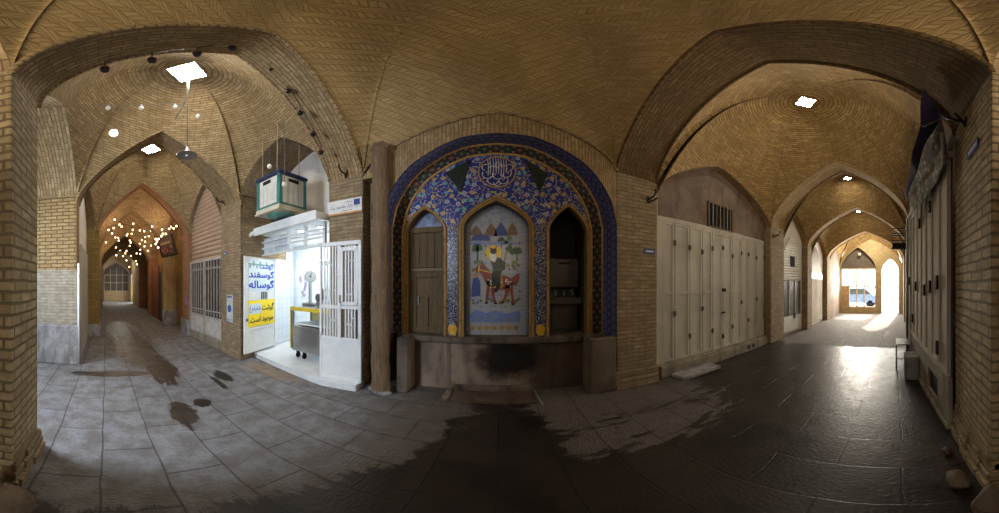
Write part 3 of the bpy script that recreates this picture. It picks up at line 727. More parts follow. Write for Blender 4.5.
for s in (-1, 1):
    x0, x1 = sorted((NC+s*.56, NC+s*.715))
    MB().box(x0, x1, Y-.012, Y-.001, .84, 2.5).build('scroll_column', m_flor2, niche)
    MB().ribbon([(x0, Y-.02, zb), (x0, Y-.02, 2.5)], [(x0+.001, Y, zb), (x0+.001, Y, 2.5)])
    xm = (x0+x1)/2; v = MB()
    v.prism([(xm-.045, Y-.013, .86), (xm+.045, Y-.013, .86), (xm+.07, Y-.013, .96), (xm+.04, Y-.013, 1.02), (xm-.04, Y-.013, 1.02), (xm-.07, Y-.013, .96)], (0, -.004, 0))
    v.build('vase_motif', plain('ochre_glaze', S(206, 158, 50), .35), niche)
    # dark pointed panels hanging from the border
    T = [PY(*q, Y) for q in (((446, 174), (470.7, 160), (461, 193)) if s < 0 else ((523, 158.5), (548, 175), (539.6, 193.5)))]
    MB().prism([Vector((t.x, Y-.001, t.z)) for t in T], (0, -.035, 0)).build('hanging_panel', m_dtri, niche, bevel=.006)
md = PY(497, 172, Y); rm = .265
MB().lathe((md.x, Y-.002, md.z), [(.001, .012), (rm*.97, .012), (rm, .004), (rm, 0)], 40, 0, (0, -1, 0)).build('medallion', plain('medallion_blue', S(36, 46, 108), .3), niche)
# knotted white script filling the roundel: upright stems, bowls and small marks
b = MB(); rd = random.Random(3)
def stroke(pts, r=.0062): b.tube([(md.x+x*rm, Y-.018, md.z+z*rm) for x, z in pts], r, 5)
for x in (-.48, -.36, -.2, -.05, .08, .22, .36, .5):
    h = math.sqrt(.86-x*x); stroke([(x, -.12+rd.uniform(-.2, .1)), (x+.02, h*.5), (x-.02, h)])
for cx, cz, r, a0, a1 in ((-.5, -.15, .3, 150, 380), (.05, -.2, .3, 160, 370), (.5, -.1, .28, 150, 390), (-.25, .15, .22, 0, 220), (.3, .2, .24, -40, 180), (-.2, -.55, .3, 170, 360), (.35, -.55, .25, 180, 380), (0, -.75, .18, 170, 370), (-.62, .3, .2, 60, 260), (.66, .28, .2, -80, 120), (.05, .45, .16, 0, 270)):
    stroke([(cx+r*math.cos(math.radians(a0+(a1-a0)*k/10)), cz+r*math.sin(math.radians(a0+(a1-a0)*k/10))) for k in range(11)])
for k in range(26):
    a, r = rd.uniform(0, 2*PI), .9*math.sqrt(rd.random()); b.ball((md.x+r*rm*math.cos(a), Y-.017, md.z+r*rm*math.sin(a)), .011, 6)
b.build('medallion_script', m_ivory, niche, True)
MB().tube([(md.x+rm*math.cos(2*PI*k/40), Y-.01, md.z+rm*math.sin(2*PI*k/40)) for k in range(40)], .011, 6, 0, True).build('medallion_rim', m_rope, niche, True)

# ------------------------------------------------------------------ the painted tile picture
Ym = 3.775
def mm(cx, cy, k=0): q = PY(455+cx/3.31, 190+cy/3.31, Ym); return Vector((q.x, Ym-.0015*k, q.z))
mural = thing('tile_mural', 'painted tile picture of a haloed rider on a red horse, in central arch', 'tile picture', (NC, Ym, .86))
A = archpath(NC, .468, 2.46, 2.85, zb, 14, ftri)
pn = MB().add(c3(A, Ym+.01), [tuple(range(len(A)))]); pn.build('picture_panel', tiles('ivory_picture_tile', S(160, 162, 164), S(138, 138, 136), .16, .16), mural)
A2 = archpath(NC, .43, 2.45, 2.78, zb+.02, 14, ftri)
MB().ribbon(c3(A, Ym), c3(A2, Ym)).build('picture_border', border('grey_blue_border_tile', S(120, 124, 136), S(60, 70, 120), S(190, 180, 150), S(80, 90, 110), .07, .045), mural)
cols = {k: plain('glaze_'+k, S(*c), .3, 0, .15, 25, 0) for k, c in dict(red=(136, 66, 58), blue=(62, 76, 130), sky=(112, 130, 176), green=(56, 84, 50), dark=(38, 40, 34), yellow=(222, 178, 36), brown=(116, 90, 66), white=(220, 216, 204), olive=(110, 116, 56), grey=(128, 130, 136), ochre=(176, 130, 50)).items()}
PAINT = MB(); PCOL = list(cols)
def piece(nm, shapes, col):
    for k, pts in shapes:
        q = [mm(x, y, k) for x, y in pts]; PAINT.prism(q, (0, -.001, 0), PCOL.index(col))
def ell(cx, cy, rx, ry, n=16, a0=0, a1=360): return [(cx+rx*math.cos(math.radians(a0+(a1-a0)*i/n)), cy+ry*math.sin(math.radians(a0+(a1-a0)*i/n))) for i in range(n)]
piece('blue_tent', [(1, [(128, 152), (138, 126), (152, 106), (166, 126), (178, 152)]), (1, [(52, 168), (60, 152), (90, 146), (112, 152), (118, 168)])], 'blue')
piece('brown_tent', [(1, [(48, 150), (56, 132), (70, 116), (84, 132), (92, 150)]), (1, [(95, 152), (106, 128), (120, 108), (134, 130), (142, 152)]), (1, [(170, 150), (178, 124), (190, 108), (202, 126), (208, 150)])], 'brown')
piece('palm_tree', [(1, [(72, 205), (76, 205), (77, 235), (72, 235)]), (1, [(203, 215), (207, 215), (208, 236), (203, 236)]), (1, [(152, 170), (155, 170), (155, 190), (152, 190)])]+[(2, ell(x, y, rx, ry, 12, 180, 360)) for x, y, rx, ry in ((68, 206, 12, 28), (80, 206, 12, 28), (199, 215, 11, 26), (211, 215, 11, 26), (153, 172, 13, 16))], 'green')
rd = random.Random(11)
piece('flying_bird', [(1, [(x, y), (x+7, y-4), (x+13, y+1), (x+6, y+4)]) for x, y in ((70, 100), (95, 85), (110, 100), (160, 90), (180, 80), (140, 75), (120, 78), (85, 118), (150, 98))], 'sky')
piece('shrub', [(1, ell(x, y, rd.uniform(5, 9), rd.uniform(4, 8), 8)) for x, y in ((70, 240), (85, 238), (160, 240), (175, 250), (195, 255), (210, 250), (60, 265), (105, 215), (180, 160), (170, 172), (62, 375), (85, 366), (105, 372), (120, 364), (150, 372), (175, 366), (198, 370), (212, 360), (205, 290), (195, 240))], 'olive')
piece('blue_flower', [(2, ell(x, y, 4, 3.5, 8)) for x, y in ((66, 238), (90, 243), (165, 243), (190, 250), (205, 246), (75, 372), (112, 360), (126, 368), (160, 366), (188, 372), (206, 364), (100, 185), (185, 180), (215, 175), (215, 335), (60, 365), (180, 262), (198, 262))], 'blue')
piece('halo', [(3, ell(128, 208, 26, 25, 24))], 'yellow')
piece('horse', [(3, ell(148, 306, 44, 25, 20)), (3, [(112, 322), (98, 300), (86, 278), (84, 258), (98, 250), (112, 262), (124, 284), (134, 310)]), (4, [(64, 262), (76, 248), (98, 246), (102, 262), (88, 276), (72, 276)]), (4, [(90, 250), (93, 240), (98, 250)]), (3, [(186, 292), (204, 278), (214, 276), (212, 296), (200, 318), (190, 310)]),
    (3, [(106, 318), (118, 322), (112, 346), (106, 372), (100, 372), (103, 344)]), (3, [(118, 322), (134, 326), (130, 352), (138, 372), (130, 374), (122, 350)]), (3, [(164, 318), (182, 314), (178, 342), (162, 370), (154, 370), (166, 344)]), (3, [(176, 312), (190, 306), (192, 336), (196, 376), (188, 378), (184, 342)])], 'red')
piece('horse_spot', [(5, ell(rd.uniform(110, 186), rd.uniform(290, 324), 2.6, 2.4, 6)) for _ in range(26)], 'white')
piece('rider_robe', [(5, [(118, 232), (134, 222), (152, 226), (166, 244), (166, 262), (154, 270), (148, 292), (152, 318), (122, 320), (120, 290), (126, 262)]), (6, [(136, 286), (152, 284), (150, 320), (140, 338), (128, 338), (136, 318)])], 'dark')
piece('rider_sash', [(7, [(124, 262), (156, 258), (156, 266), (124, 270)])], 'green')
piece('rider_veil', [(6, [(117, 212), (124, 204), (136, 206), (138, 226), (132, 240), (122, 236), (116, 226)])], 'white')
piece('rider_turban', [(7, ell(127, 203, 11, 10, 12)), (7, [(118, 200), (114, 186), (122, 196)]), (7, [(132, 196), (138, 184), (136, 200)])], 'dark')
piece('banner', [(5, [(164, 196), (184, 178), (196, 206), (190, 218), (178, 206)]), (5, [(158, 250), (174, 186), (177, 187), (161, 250)])], 'green')
piece('attendant', [(4, [(60, 292), (74, 286), (82, 300), (84, 350), (54, 354), (56, 318)])], 'blue')
piece('attendant_head', [(5, ell(68, 283, 7, 8, 10))], 'ochre')
piece('lower_landscape', [(1, [(46, 412), (70, 396), (104, 408), (132, 398), (170, 410), (216, 398), (216, 436), (46, 436)])], 'sky')
piece('deer', [(2, [(x, y), (x+18, y-4), (x+22, y-12), (x+26, y-4), (x+24, y+4), (x+4, y+5)]) for x, y in ((60, 428), (100, 424), (146, 430), (180, 424))], 'grey')
piece('flower_strip', [(2, ell(x, 456, 7, 8, 8)) for x in (58, 82, 106, 130, 154, 178, 202)], 'ochre')

piece('mane', [(6, [(96+k*4, 250+k*8), (104+k*4, 252+k*8), (101+k*4, 262+k*8)]) for k in range(6)], 'brown')
piece('bridle', [(7, [(78, 250), (82, 250), (80, 274), (76, 274)]), (7, [(80, 262), (120, 272), (120, 275), (80, 265)])], 'yellow')
piece('saddle_cloth', [(4, [(118, 282), (156, 282), (160, 318), (150, 326), (118, 322)])], 'ochre')
piece('hoof', [(6, [(99, 371), (108, 371), (108, 377), (98, 377)]), (6, [(129, 372), (139, 372), (140, 378), (129, 378)]), (6, [(153, 369), (163, 369), (163, 375), (152, 375)]), (6, [(187, 376), (197, 375), (197, 381), (187, 381)])], 'dark')
piece('distant_hill', [(1, [(46, 176), (80, 170), (120, 176), (160, 168), (216, 176), (216, 180), (46, 180)])], 'sky')
piece('scroll', [(1, ell(x, y, 5, 2.2, 8)) for x, y in ((60, 188), (110, 172), (180, 196), (100, 240), (170, 228), (208, 268), (56, 330), (212, 320), (90, 388), (128, 386), (168, 388), (204, 386), (62, 196), (118, 350), (146, 346))], 'grey')
PAINT.build('painted_scene', [cols[c] for c in PCOL], mural)

# ------------------------------------------------------------------ old door in the left opening
cx = NC-1.06; Yd = 3.735
door = thing('wooden_door', 'weathered brown wooden door under a small arched window, beside tiled column', 'door', (cx, Yd, zb))
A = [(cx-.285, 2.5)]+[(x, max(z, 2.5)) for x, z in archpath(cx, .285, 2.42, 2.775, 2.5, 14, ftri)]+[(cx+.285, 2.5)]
MB().add(c3(A, Yd+.03), [tuple(range(len(A)))]).build('transom_pane', plain('blue_reflection_glass', S(120, 136, 168), .2, 0, .7, 7), door)  # blue-white reflection put into the pane's colour
b = MB(); b.box(cx-.285, cx-.235, Yd-.02, Yd+.05, zb, 2.44); b.box(cx+.235, cx+.285, Yd-.02, Yd+.05, zb, 2.44); b.box(cx-.285, cx+.285, Yd-.03, Yd+.05, 2.42, 2.51)
b.build('door_frame', m_door, door, bevel=.005)
b = MB()
for k in range(4): b.box(cx-.235+k*.1175, cx-.235+(k+1)*.1175-.006, Yd, Yd+.04, 1.87, 2.42)
b.build('upper_boards', m_door, door, bevel=.004)
MB().box(cx-.25, cx+.25, Yd-.03, Yd+.02, 1.81, 1.86).build('crossbar', wood('pale_bar_wood', S(130, 116, 92), S(110, 98, 76)), door, bevel=.005)
b = MB(); b.box(cx-.235, cx+.235, Yd+.015, Yd+.045, zb, 1.81)
for x0, x1, z0, z1 in ((-.235, -.17, .86, 1.81), (.17, .235, .86, 1.81), (-.17, .17, .86, .95), (-.17, .17, 1.72, 1.81), (-.17, .17, 1.4, 1.45), (-.04, .02, .95, 1.4)): b.box(cx+x0, cx+x1, Yd-.012, Yd+.02, z0, z1)
b.build('lower_leaf', m_door, door, bevel=.004)
MB().box(cx-.15, cx-.135, Yd-.025, Yd, 1.28, 1.42).build('latch', m_grey, door)

# ------------------------------------------------------------------ dark alcove on the right with its cabinet
cx = NC+1.06
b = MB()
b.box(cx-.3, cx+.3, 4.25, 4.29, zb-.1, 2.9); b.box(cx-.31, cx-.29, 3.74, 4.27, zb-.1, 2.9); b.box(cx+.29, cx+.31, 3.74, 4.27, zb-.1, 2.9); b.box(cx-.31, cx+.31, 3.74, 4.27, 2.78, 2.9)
struct(b.build('wall_front', plaster('dark_brown_plaster', S(62, 52, 46), S(46, 38, 34), S(28, 24, 22))))  # alcove walls given a dark brown colour
struct(MB().box(cx-.3, cx+.3, 3.74, 4.25, zb-.06, zb).build('baseboard_front', m_stone))
m_cab = plain('dull_cabinet_metal', S(84, 80, 74), .45, .4)
cab = thing('water_cooler', 'grey metal drinking water cabinet standing in the dark right-hand alcove', 'water cooler', (cx+.02, 3.98, zb))
MB().box(cx-.24, cx+.25, 3.92, 4.2, 1.56, 2.02).build('upper_panel', m_cab, cab, bevel=.012)
MB().box(cx-.08, cx+.1, 3.912, 3.921, 1.93, 1.965).build('panel_plate', m_dark, cab)
b = MB(); b.box(cx-.25, cx+.26, 3.8, 4.2, 1.3, 1.36); b.box(cx-.25, cx+.26, 3.8, 3.82, 1.36, 1.4); b.box(cx-.24, cx+.25, 4.1, 4.2, 1.36, 1.56)
b.build('basin', m_cab, cab, bevel=.008)
for k in (-.12, .02, .16):
    t = MB().tube([(cx+k, 4.1, 1.5), (cx+k, 4.0, 1.5), (cx+k, 3.96, 1.47), (cx+k, 3.955, 1.43)], .014, 8); t.box(cx+k-.03, cx+k+.03, 4.0, 4.02, 1.515, 1.53)
    t.build('tap', m_steel, cab, True)
b = MB().box(cx-.22, cx+.23, 3.9, 4.2, zb, 1.3); b.box(cx-.2, cx+.21, 3.885, 3.9, .9, 1.26); b.build('lower_cabinet', m_cab, cab, bevel=.008)

# ------------------------------------------------------------------ stone counter under the niche
cn = thing('stone_counter', 'stained stone counter with a wide ledge beneath the tiled niche', 'counter', (NC, 3.66, 0))
MB().box(-1.56, 1.5, 3.6, 3.8, 0, .75).build('front_slab', m_slab, cn)
b = MB().box(-1.56, 1.56, 3.54, 3.9, .75, .84); b.build('ledge', plaster('ledge_stone', S(104, 92, 80), S(84, 74, 64), S(44, 38, 34)), cn, bevel=.015)
MB().box(1.2, 1.585, 3.22, 3.6, 0, .85).build('end_block', m_stone, cn, bevel=.02)
MB().box(-1.44, -1.28, 3.24, 3.6, 0, .85).build('end_block', m_stone, cn, bevel=.02)
MB().box(-.79, -.74, 3.585, 3.601, .02, .74).build('pilaster_strip', m_stone, cn)

dr = thing('floor_basin', 'shallow concrete drain basin in the wet floor before the stone counter', 'drain basin', (-.13, 3.3, 0))
MB().box(-.7, .44, 3.1, 3.5, 0, .03).build('slab', plaster('wet_concrete', S(92, 78, 68), S(74, 60, 52), S(66, 36, 26), 2), dr, bevel=.01)
b = MB().box(-.72, .46, 3.5, 3.58, 0, .1); b.box(-.76, -.68, 3.14, 3.55, 0, .08); b.build('kerb', m_stone, dr, bevel=.015)
MB().tube([(.43, 3.52, .1), (.45, 3.4, .07), (.5, 3.0, .03)], .014, 8).build('pipe', m_grey, dr, True)

# ------------------------------------------------------------------ timber pole
pole = thing('timber_pole', 'tall rough timber pole standing against the pier left of tiled niche', 'pole', (-1.62, 3.1, 0))
rd = random.Random(5); b = MB()
pts = [(-1.62+rd.uniform(-.01, .01), 3.1+rd.uniform(-.008, .008), .08+3.66*i/24) for i in range(25)]
b.tube(pts, [(.128-.012*i/24+rd.uniform(-.006, .006))*(1.12 if i == 0 else 1) for i in range(25)], 18)
for k in range(5):
    a = rd.uniform(3.6, 5.6); z = .6+k*.65; b.tube([(-1.62+.12*math.cos(a), 3.1+.12*math.sin(a), z), (-1.62+.121*math.cos(a), 3.1+.121*math.sin(a), z+.22)], .012, 6)
b.build('trunk', m_wood, pole, True, auto=50)
b = MB(); b.rock((-1.62, 3.1, .045), .2, (1, .9, .28), 4); b.build('foot_stone', m_roughp, pole)
b = MB(); b.tube([(-1.75, 3.12, 3.7), (-1.68, 3.08, 3.78), (-1.58, 3.08, 3.78), (-1.5, 3.12, 3.7)], .05, 8); b.build('head_wedge', m_wood, pole)

# ================================================================== SHOP
m_wtile = tiles('white_wall_tile', S(226, 232, 236), S(186, 194, 200))
m_shopfl = plain('white_step', S(214, 216, 216), .4, 0, .12)
struct(MB().prism([(-4.62, 3.08, 0), (-4.42, 3.02, 0), (-2.5, 2.86, 0), (-1.95, 2.97, 0), (-1.95, 3.2, 0), (-2.61, 3.2, 0), (-2.61, 5.2, 0), (-5.2, 5.2, 0)], (0, 0, .1)).build('floor', m_shopfl))
wallq('wall_left', (-4.62, 3.15), (-5.1, 4.75), .1, 2.68, m_wtile); wallq('wall_front', (-5.15, 4.7), (-2.2, 4.7), .1, 2.68, m_wtile); wallq('wall_right', (-2.64, 3.25), (-2.64, 4.7), .1, 2.68, m_wtile)
struct(MB().box(-5.3, -2.1, 3.9, 4.8, 2.66, 2.72).build('ceiling', m_wpaint))
# recess over the shop: reveal, white lunette, brick jambs
struct(MB().ribbon(cShop, back(cShop, .9)).build('trim_%d' % (NT[0]+1), m_brick)); NT[0] += 1
under('wall_front', back(cShop, .9), 2.7, m_white)
wallq('wall_left', (-4.47, 2.7), (-4.6, 4.0), 2.2, 3.62, m_brick); wallq('wall_right', (-2.61, 3.2), (-2.61, 4.2), 2.3, 3.6, m_white)
can = thing('canopy', 'white boxed canopy with lit underside above the shop opening', 'canopy', (-3.5, 3.3, 2.7))
MB().prism([(-4.42, 2.98, 2.68), (-2.63, 2.92, 2.68), (-2.63, 3.9, 2.68), (-4.5, 3.9, 2.68)], (0, 0, .12)).build('box', m_wpaint, can, bevel=.01)
b = MB().obox((-4.46, 2.95, 2.64), (1.84, -.06, 0), (0, .04, 0), (0, 0, .17)); b.build('fascia', m_wpaint, can, bevel=.006)
MB().prism([(-4.72, 2.98, 2.66), (-4.44, 2.84, 2.6), (-4.4, 3.02, 2.72), (-4.44, 3.1, 2.8), (-4.72, 3.1, 2.78)], (.0, .0, .09)).build('crumpled_end', plain('dented_white_sheet', S(204, 206, 204), .4), can, bevel=.02)
m_led = glow('downlight_glow', S(240, 250, 255), 8.0)
for k, (px, py) in enumerate(((283, 231), (301, 227), (320.5, 223))):
    a = az(px); x = math.tan(a)*3.45
    t = thing('downlight', ('round recessed downlight at the left end of the shop canopy', 'round recessed downlight in the middle of the shop canopy', 'round recessed downlight at the right end of the shop canopy')[k], 'downlight', (x, 3.45, 2.68), 'downlights in the shop canopy')
    MB().lathe((x, 3.45, 2.664), [(.085, .016), (.09, 0), (.065, 0), (.06, .01), (.001, .012)], 20).build('rim', m_wpaint, t, True)
    MB().lathe((x, 3.45, 2.665), [(.06, .003), (.001, .001)], 20).build('lamp', m_led, t)
tr = thing('transom_frame', 'white painted transom rails across the top of the shop opening', 'transom', (-3.5, 3.2, 2.24))
for z in (2.24, 2.38, 2.52): MB().obox((-4.58, 3.22, z), (1.95, -.12, 0), (0, .04, 0), (0, 0, .032)).build('rail', m_wpaint, tr, bevel=.004)
for k, t in enumerate((0, .25, .5, .75, 1)): MB().obox((-4.58+1.9*t, 3.24-.12*t, 2.24), (.045, 0, 0), (0, .05, 0), (0, 0, .42)).build('post', m_wpaint, tr)
b = MB().obox((-4.5, 3.27, 2.29), (.9, -.05, 0), (0, .01, 0), (0, 0, .33)); b.build('panel', plain('pale_panel', S(205, 212, 216), .4), tr)
tl = thing('tube_light', 'long white tube light high on the tiled back wall inside shop', 'lamp', (-4.1, 4.64, 2.2))
MB().box(-4.9, -3.2, 4.62, 4.7, 2.18, 2.26).build('housing', m_wpaint, tl, bevel=.008)
MB().tube([(-4.85, 4.6, 2.2), (-3.25, 4.6, 2.2)], .02, 8).build('tube', glow('tube_glow', S(235, 245, 255), 7), tl, True)
ld = bpy.data.lights.new('shop_ceiling_light', 'AREA'); ld.energy = 17; ld.size = 1.6; ld.size_y = .6; ld.shape = 'RECTANGLE'; ld.color = (.92, .97, 1)
lo = bpy.data.objects.new('shop_ceiling_light', ld); lo.location = (-3.7, 4.2, 2.6); C.objects.link(lo)
# -- door leaf with the posters
a, e = Vector((-4.40, 2.70, 0)), Vector((-4.73, 3.80, 0)); dv = e-a; un = dv.normalized(); nn = un.cross(Vector((0, 0, 1)))
def dp(t, z, off=0): return a+dv*t+nn*off+Vector((0, 0, z))
leaf = thing('shop_door', 'white metal door leaf with blue and yellow posters, folded back', 'door', (a.x, a.y, .12))
b = MB().obox(dp(0, .14, -.035), dv, nn*.03, (0, 0, 2.06)); b.build('sheet', m_wpaint, leaf)
b = MB()
for t0, t1, z0, z1 in ((0, .07, .14, 2.2), (.93, 1, .14, 2.2), (.07, .93, 2.13, 2.2), (.07, .93, .14, .2), (.07, .93, .62, .67)): b.obox(dp(t0, z0, -.006), dv*(t1-t0), nn*.016, (0, 0, z1-z0))
b.build('frame', m_wpaint, leaf, bevel=.004)
m_pblue, m_plight = plain('poster_blue', S(34, 60, 176), .5, 0, .05), plain('poster_pale', S(206, 220, 224), .5, 0, .06)
pb = MB().obox(dp(.1, 1.47, 0), dv*.8, nn*.008, (0, 0, .66)).build('blue_poster', m_plight, leaf)
MB().obox(dp(.1, 2.03, .008), dv*.8, nn*.002, (0, 0, .03)).build('stripe', plain('grass_green', S(120, 160, 140), .5), pb)
for txt, t0, tw, z0, h in (('گوشت', .42, .44, 1.93, .17), ('گوسفند', .11, .78, 1.72, .2), ('گوساله', .11, .78, 1.49, .22)):
    letters(txt, dp(t0, z0, .009), dv, (0, 0, 1), dv.length*tw, h, .002, .03).build('lettering', m_pblue, pb)
b = MB()
for k in range(7): b.obox(dp(.12+.1*k, 2.0 if k % 2 else 1.96, .008), dv*.05, nn*.001, (0, 0, .12 if k % 2 else .1))
b.build('stripe_pattern', plain('poster_teal', S(120, 150, 170), .5), pb)
py_ = MB().obox(dp(.09, .7, 0), dv*.82, nn*.008, (0, 0, .57)).build('yellow_poster', plain('poster_yellow', S(242, 214, 30), .5, 0, .05), leaf)
m_blk = plain('poster_black', S(40, 34, 40), .5, 0, .05); m_prd = plain('poster_red', S(160, 44, 40), .5, 0, .05)
letters('گوشت', dp(.5, 1.0, .009), dv, (0, 0, 1), dv.length*.38, .19, .002, .02).build('lettering', m_blk, py_)
MB().obox(dp(.1, .98, .008), dv*.37, nn*.002, (0, 0, .22)).build('white_patch', m_plight, py_)
letters('شترمرغ', dp(.12, 1.01, .012), dv, (0, 0, 1), dv.length*.33, .15, .002, .01).build('lettering', m_pblue, py_)
letters('موجود است.', dp(.12, .76, .009), dv, (0, 0, 1), dv.length*.74, .16, .002, .02).build('lettering', m_blk, py_)
MB().obox(dp(.1, 1.3, 0), dv*.34, nn*.006, (0, 0, .14)).build('paper_notice', m_wpaint, leaf)
gm = MB()
for k in range(4): gm.obox(dp(.48+.055*k, 1.29, 0), dv*.035, nn*.006, (0, 0, .16))
gm.build('vent_slots', m_grey, leaf)
MB().obox(dp(.03, .84, .0), dv*.04, nn*.04, (0, 0, .06)).build('lock', m_grey, leaf)
# -- white grille gate folded in front of the pier
ga, gb = Vector((-2.62, 2.985, 0)), Vector((-1.925, 3.10, 0)); gv = gb-ga; gn = gv.normalized().cross(Vector((0, 0, 1)))
def gp(t, z, off=0): return ga+gv*t+gn*off+Vector((0, 0, z))
gate = thing('grille_gate', 'white barred metal gate standing open in front of the brick pier', 'gate', (ga.x, ga.y, .1))
def gbar(mbx, t0, t1, z0, z1, d=.03): mbx.obox(gp(t0, z0, -d/2), gv*(t1-t0), gn*d, (0, 0, z1-z0))
b = MB()
for q in ((0, .05, .1, 2.26), (.93, 1, .1, 2.26), (.47, .53, .78, 2.26), (0, 1, 2.2, 2.26), (0, 1, .74, .8), (0, 1, .1, .15), (0, 1, 1.24, 1.29)): gbar(b, *q, .04)
b.build('frame', m_wpaint, gate, bevel=.004)
b = MB(); gbar(b, .04, .96, .12, .76, .02); b.build('lower_panel', m_wpaint, gate)
b = MB(); [gbar(b, *q, .05) for q in ((.53, .58, 1.3, 2.16), (.88, .93, 1.3, 2.16), (.53, .93, 2.11, 2.17), (.53, .93, 1.3, 1.35))]; b.build('wicket_frame', m_wpaint, gate, bevel=.003)
for t in (.10, .17, .24, .31, .38, .44): b = MB(); gbar(b, t, t+.034, .8, 2.2, .02); b.build('bar', m_wpaint, gate)
for t in (.62, .69, .76, .83): b = MB(); gbar(b, t, t+.034, .8, 2.2, .02); b.build('bar', m_wpaint, gate)
b = MB()
for i, (t0, t1, z) in enumerate(((.1, .19, 1.9), (.24, .33, 1.9), (.17, .26, 1.5), (.31, .4, 1.5), (.1, .19, 1.0), (.24, .4, 1.05), (.62, .78, 1.45), (.69, .85, 1.95), (.62, .78, 1.0), (.76, .85, 1.1), (.38, .46, 1.75))): gbar(b, t0, t1, z, z+.022, .02)
b.build('cross_links', m_wpaint, gate)
MB().add([], []); b = MB().obox(gp(.5, 1.33, -.03), gv*.035, gn*.07, (0, 0, .12)); b.build('lock', m_grey, gate, bevel=.004)
# -- steel counter, scale, grinder
ct = thing('shop_counter', 'steel and glass shop counter on castors with a yellow top edge', 'counter', (-3.1, 3.75, .1))
b = MB().box(-3.78, -2.7, 3.44, 4.0, .26, .78); b.build('lower_panel', m_steel, ct, bevel=.01)
MB().box(-3.79, -2.7, 3.42, 4.02, 1.1, 1.17).build('worktop', m_steel, ct, bevel=.008)
b = MB().box(-3.795, -2.7, 3.405, 3.42, 1.09, 1.165); b.box(-3.8, -3.785, 3.41, 3.47, .3, 1.165); b.build('edge_trim', plain('yellow_trim', S(214, 190, 56), .5), ct)
b = MB().box(-3.78, -3.74, 3.43, 3.47, .78, 1.1); b.box(-2.74, -2.7, 3.43, 3.47, .78, 1.1); b.box(-3.78, -3.74, 3.96, 4.0, .78, 1.1); b.box(-3.78, -2.7, 3.98, 4.0, .78, 1.1); b.build('frame_posts', m_steel, ct)
MB().box(-3.74, -2.72, 3.5, 3.95, .8, .83).build('tray', m_wpaint, ct, bevel=.006)
for k, x in enumerate((-3.68, -3.5, -2.8)):
    t = MB().lathe((x-.02, 3.52, .16), [(.045, 0), (.06, .01), (.06, .03), (.045, .04)], 16, 0, (1, 0, 0)); t.box(x-.03, x+.03, 3.5, 3.54, .2, .27)
    t.build('castor', m_dark, ct)
sc = thing('dial_scale', 'white round dial scale on a post standing on the shop counter', 'scale', (-3.53, 3.72, 1.17))
MB().box(-3.66, -3.4, 3.6, 3.84, 1.17, 1.24).build('base', m_grey, sc, bevel=.02)
MB().box(-3.56, -3.5, 3.69, 3.75, 1.24, 1.66).build('post', m_steel, sc, bevel=.01)
d = Vector((.69, -.72, 0)); cc = Vector((-3.53, 3.72, 1.77))
MB().lathe(cc-d*.03, [(.11, 0), (.125, .02), (.125, .06), (.11, .075), (.001, .075)], 28, 0, d).build('dial_case', plain('pale_green_enamel', S(196, 210, 196), .35), sc, True, auto=40)
MB().lathe(cc+d*.046, [(.1, 0), (.1, .003), (.001, .003)], 28, 0, d).build('dial_face', m_wpaint, sc)
b = MB().lathe(cc+d*.05, [(.018, 0), (.018, .008), (.001, .008)], 10, 0, d); r = Vector((.72, .69, 0)); b.tube([cc+d*.053, cc+d*.053+r*.03+Vector((0, 0, .075))], .005, 5)
b.build('needle', m_dark, sc)
gr = thing('meat_grinder', 'small steel machine beside the dial scale on the shop counter', 'grinder', (-3.2, 3.7, 1.17))
MB().box(-3.28, -3.08, 3.6, 3.8, 1.17, 1.3).build('base', m_steel, gr, bevel=.02)
MB().lathe((-3.18, 3.66, 1.36), [(.05, -.1), (.06, -.02), (.06, .06), (.075, .1), (.001, .1)], 16, 0, (0, -1, 0)).build('barrel', m_grey, gr, True, auto=40)
MB().lathe((-3.18, 3.72, 1.4), [(.03, 0), (.035, .07), (.09, .12), (.095, .13)], 16).build('hopper', m_steel, gr, True)
st = thing('wall_sticker', 'pink flower spray sticker on the white tiles inside the shop', 'sticker', (-4.4, 4.69, 1.5))
b = MB(); rd = random.Random(2)
for k in range(9):
    px, py = 300+rd.uniform(0, 7), 272+k*2.9; q = PY(px, py, 4.694)
    for i in range(5): w = 2*PI*i/5; b.lathe((q.x+.028*math.cos(w), 4.694, q.z+.028*math.sin(w)), [(.001, .002), (.022, .002), (.022, 0)], 8, 0, (0, -1, 0))
b.build('blossoms', plain('soft_pink', S(186, 160, 196), .5), st)
b = MB().tube([PY(302, 298, 4.692), PY(305, 285, 4.692), PY(303, 272, 4.692)], .005, 5); b.build('stem', plain('soft_violet', S(140, 120, 150), .5), st)
# -- hung air cooler
m_cool = plain('cooler_white', S(214, 214, 206), .4, 0, .08); m_teal = plain('teal_plastic', S(60, 128, 124), .4); m_navyp = plain('navy_lid', S(46, 52, 84), .45)
x0, x1, y0, y1, z0, z1 = -3.92, -3.25, 2.67, 3.32, 3.02, 3.62
co = thing('air_cooler', 'boxy white and teal air cooler hung on ropes over the shop', 'air cooler', ((x0+x1)/2, (y0+y1)/2, z0))
MB().box(x0+.04, x1-.04, y0+.04, y1-.04, z0, z1).build('body', m_cool, co)
MB().box(x0-.02, x1+.02, y0-.02, y1+.02, z1, z1+.07).build('lid', m_navyp, co, bevel=.015)
b = MB().box(x0-.01, x1+.01, y0-.01, y1+.01, z0-.08, z0); b.box(x0-.03, x1+.03, y0-.03, y1+.03, z0-.1, z0-.07); b.build('base_tray', plain('cream_tray', S(200, 192, 170), .5), co, bevel=.01)
for x, y in ((x0, y0), (x1-.06, y0), (x0, y1-.06), (x1-.06, y1-.06)): MB().box(x, x+.06, y, y+.06, z0, z1).build('corner_post', m_teal, co, bevel=.008)
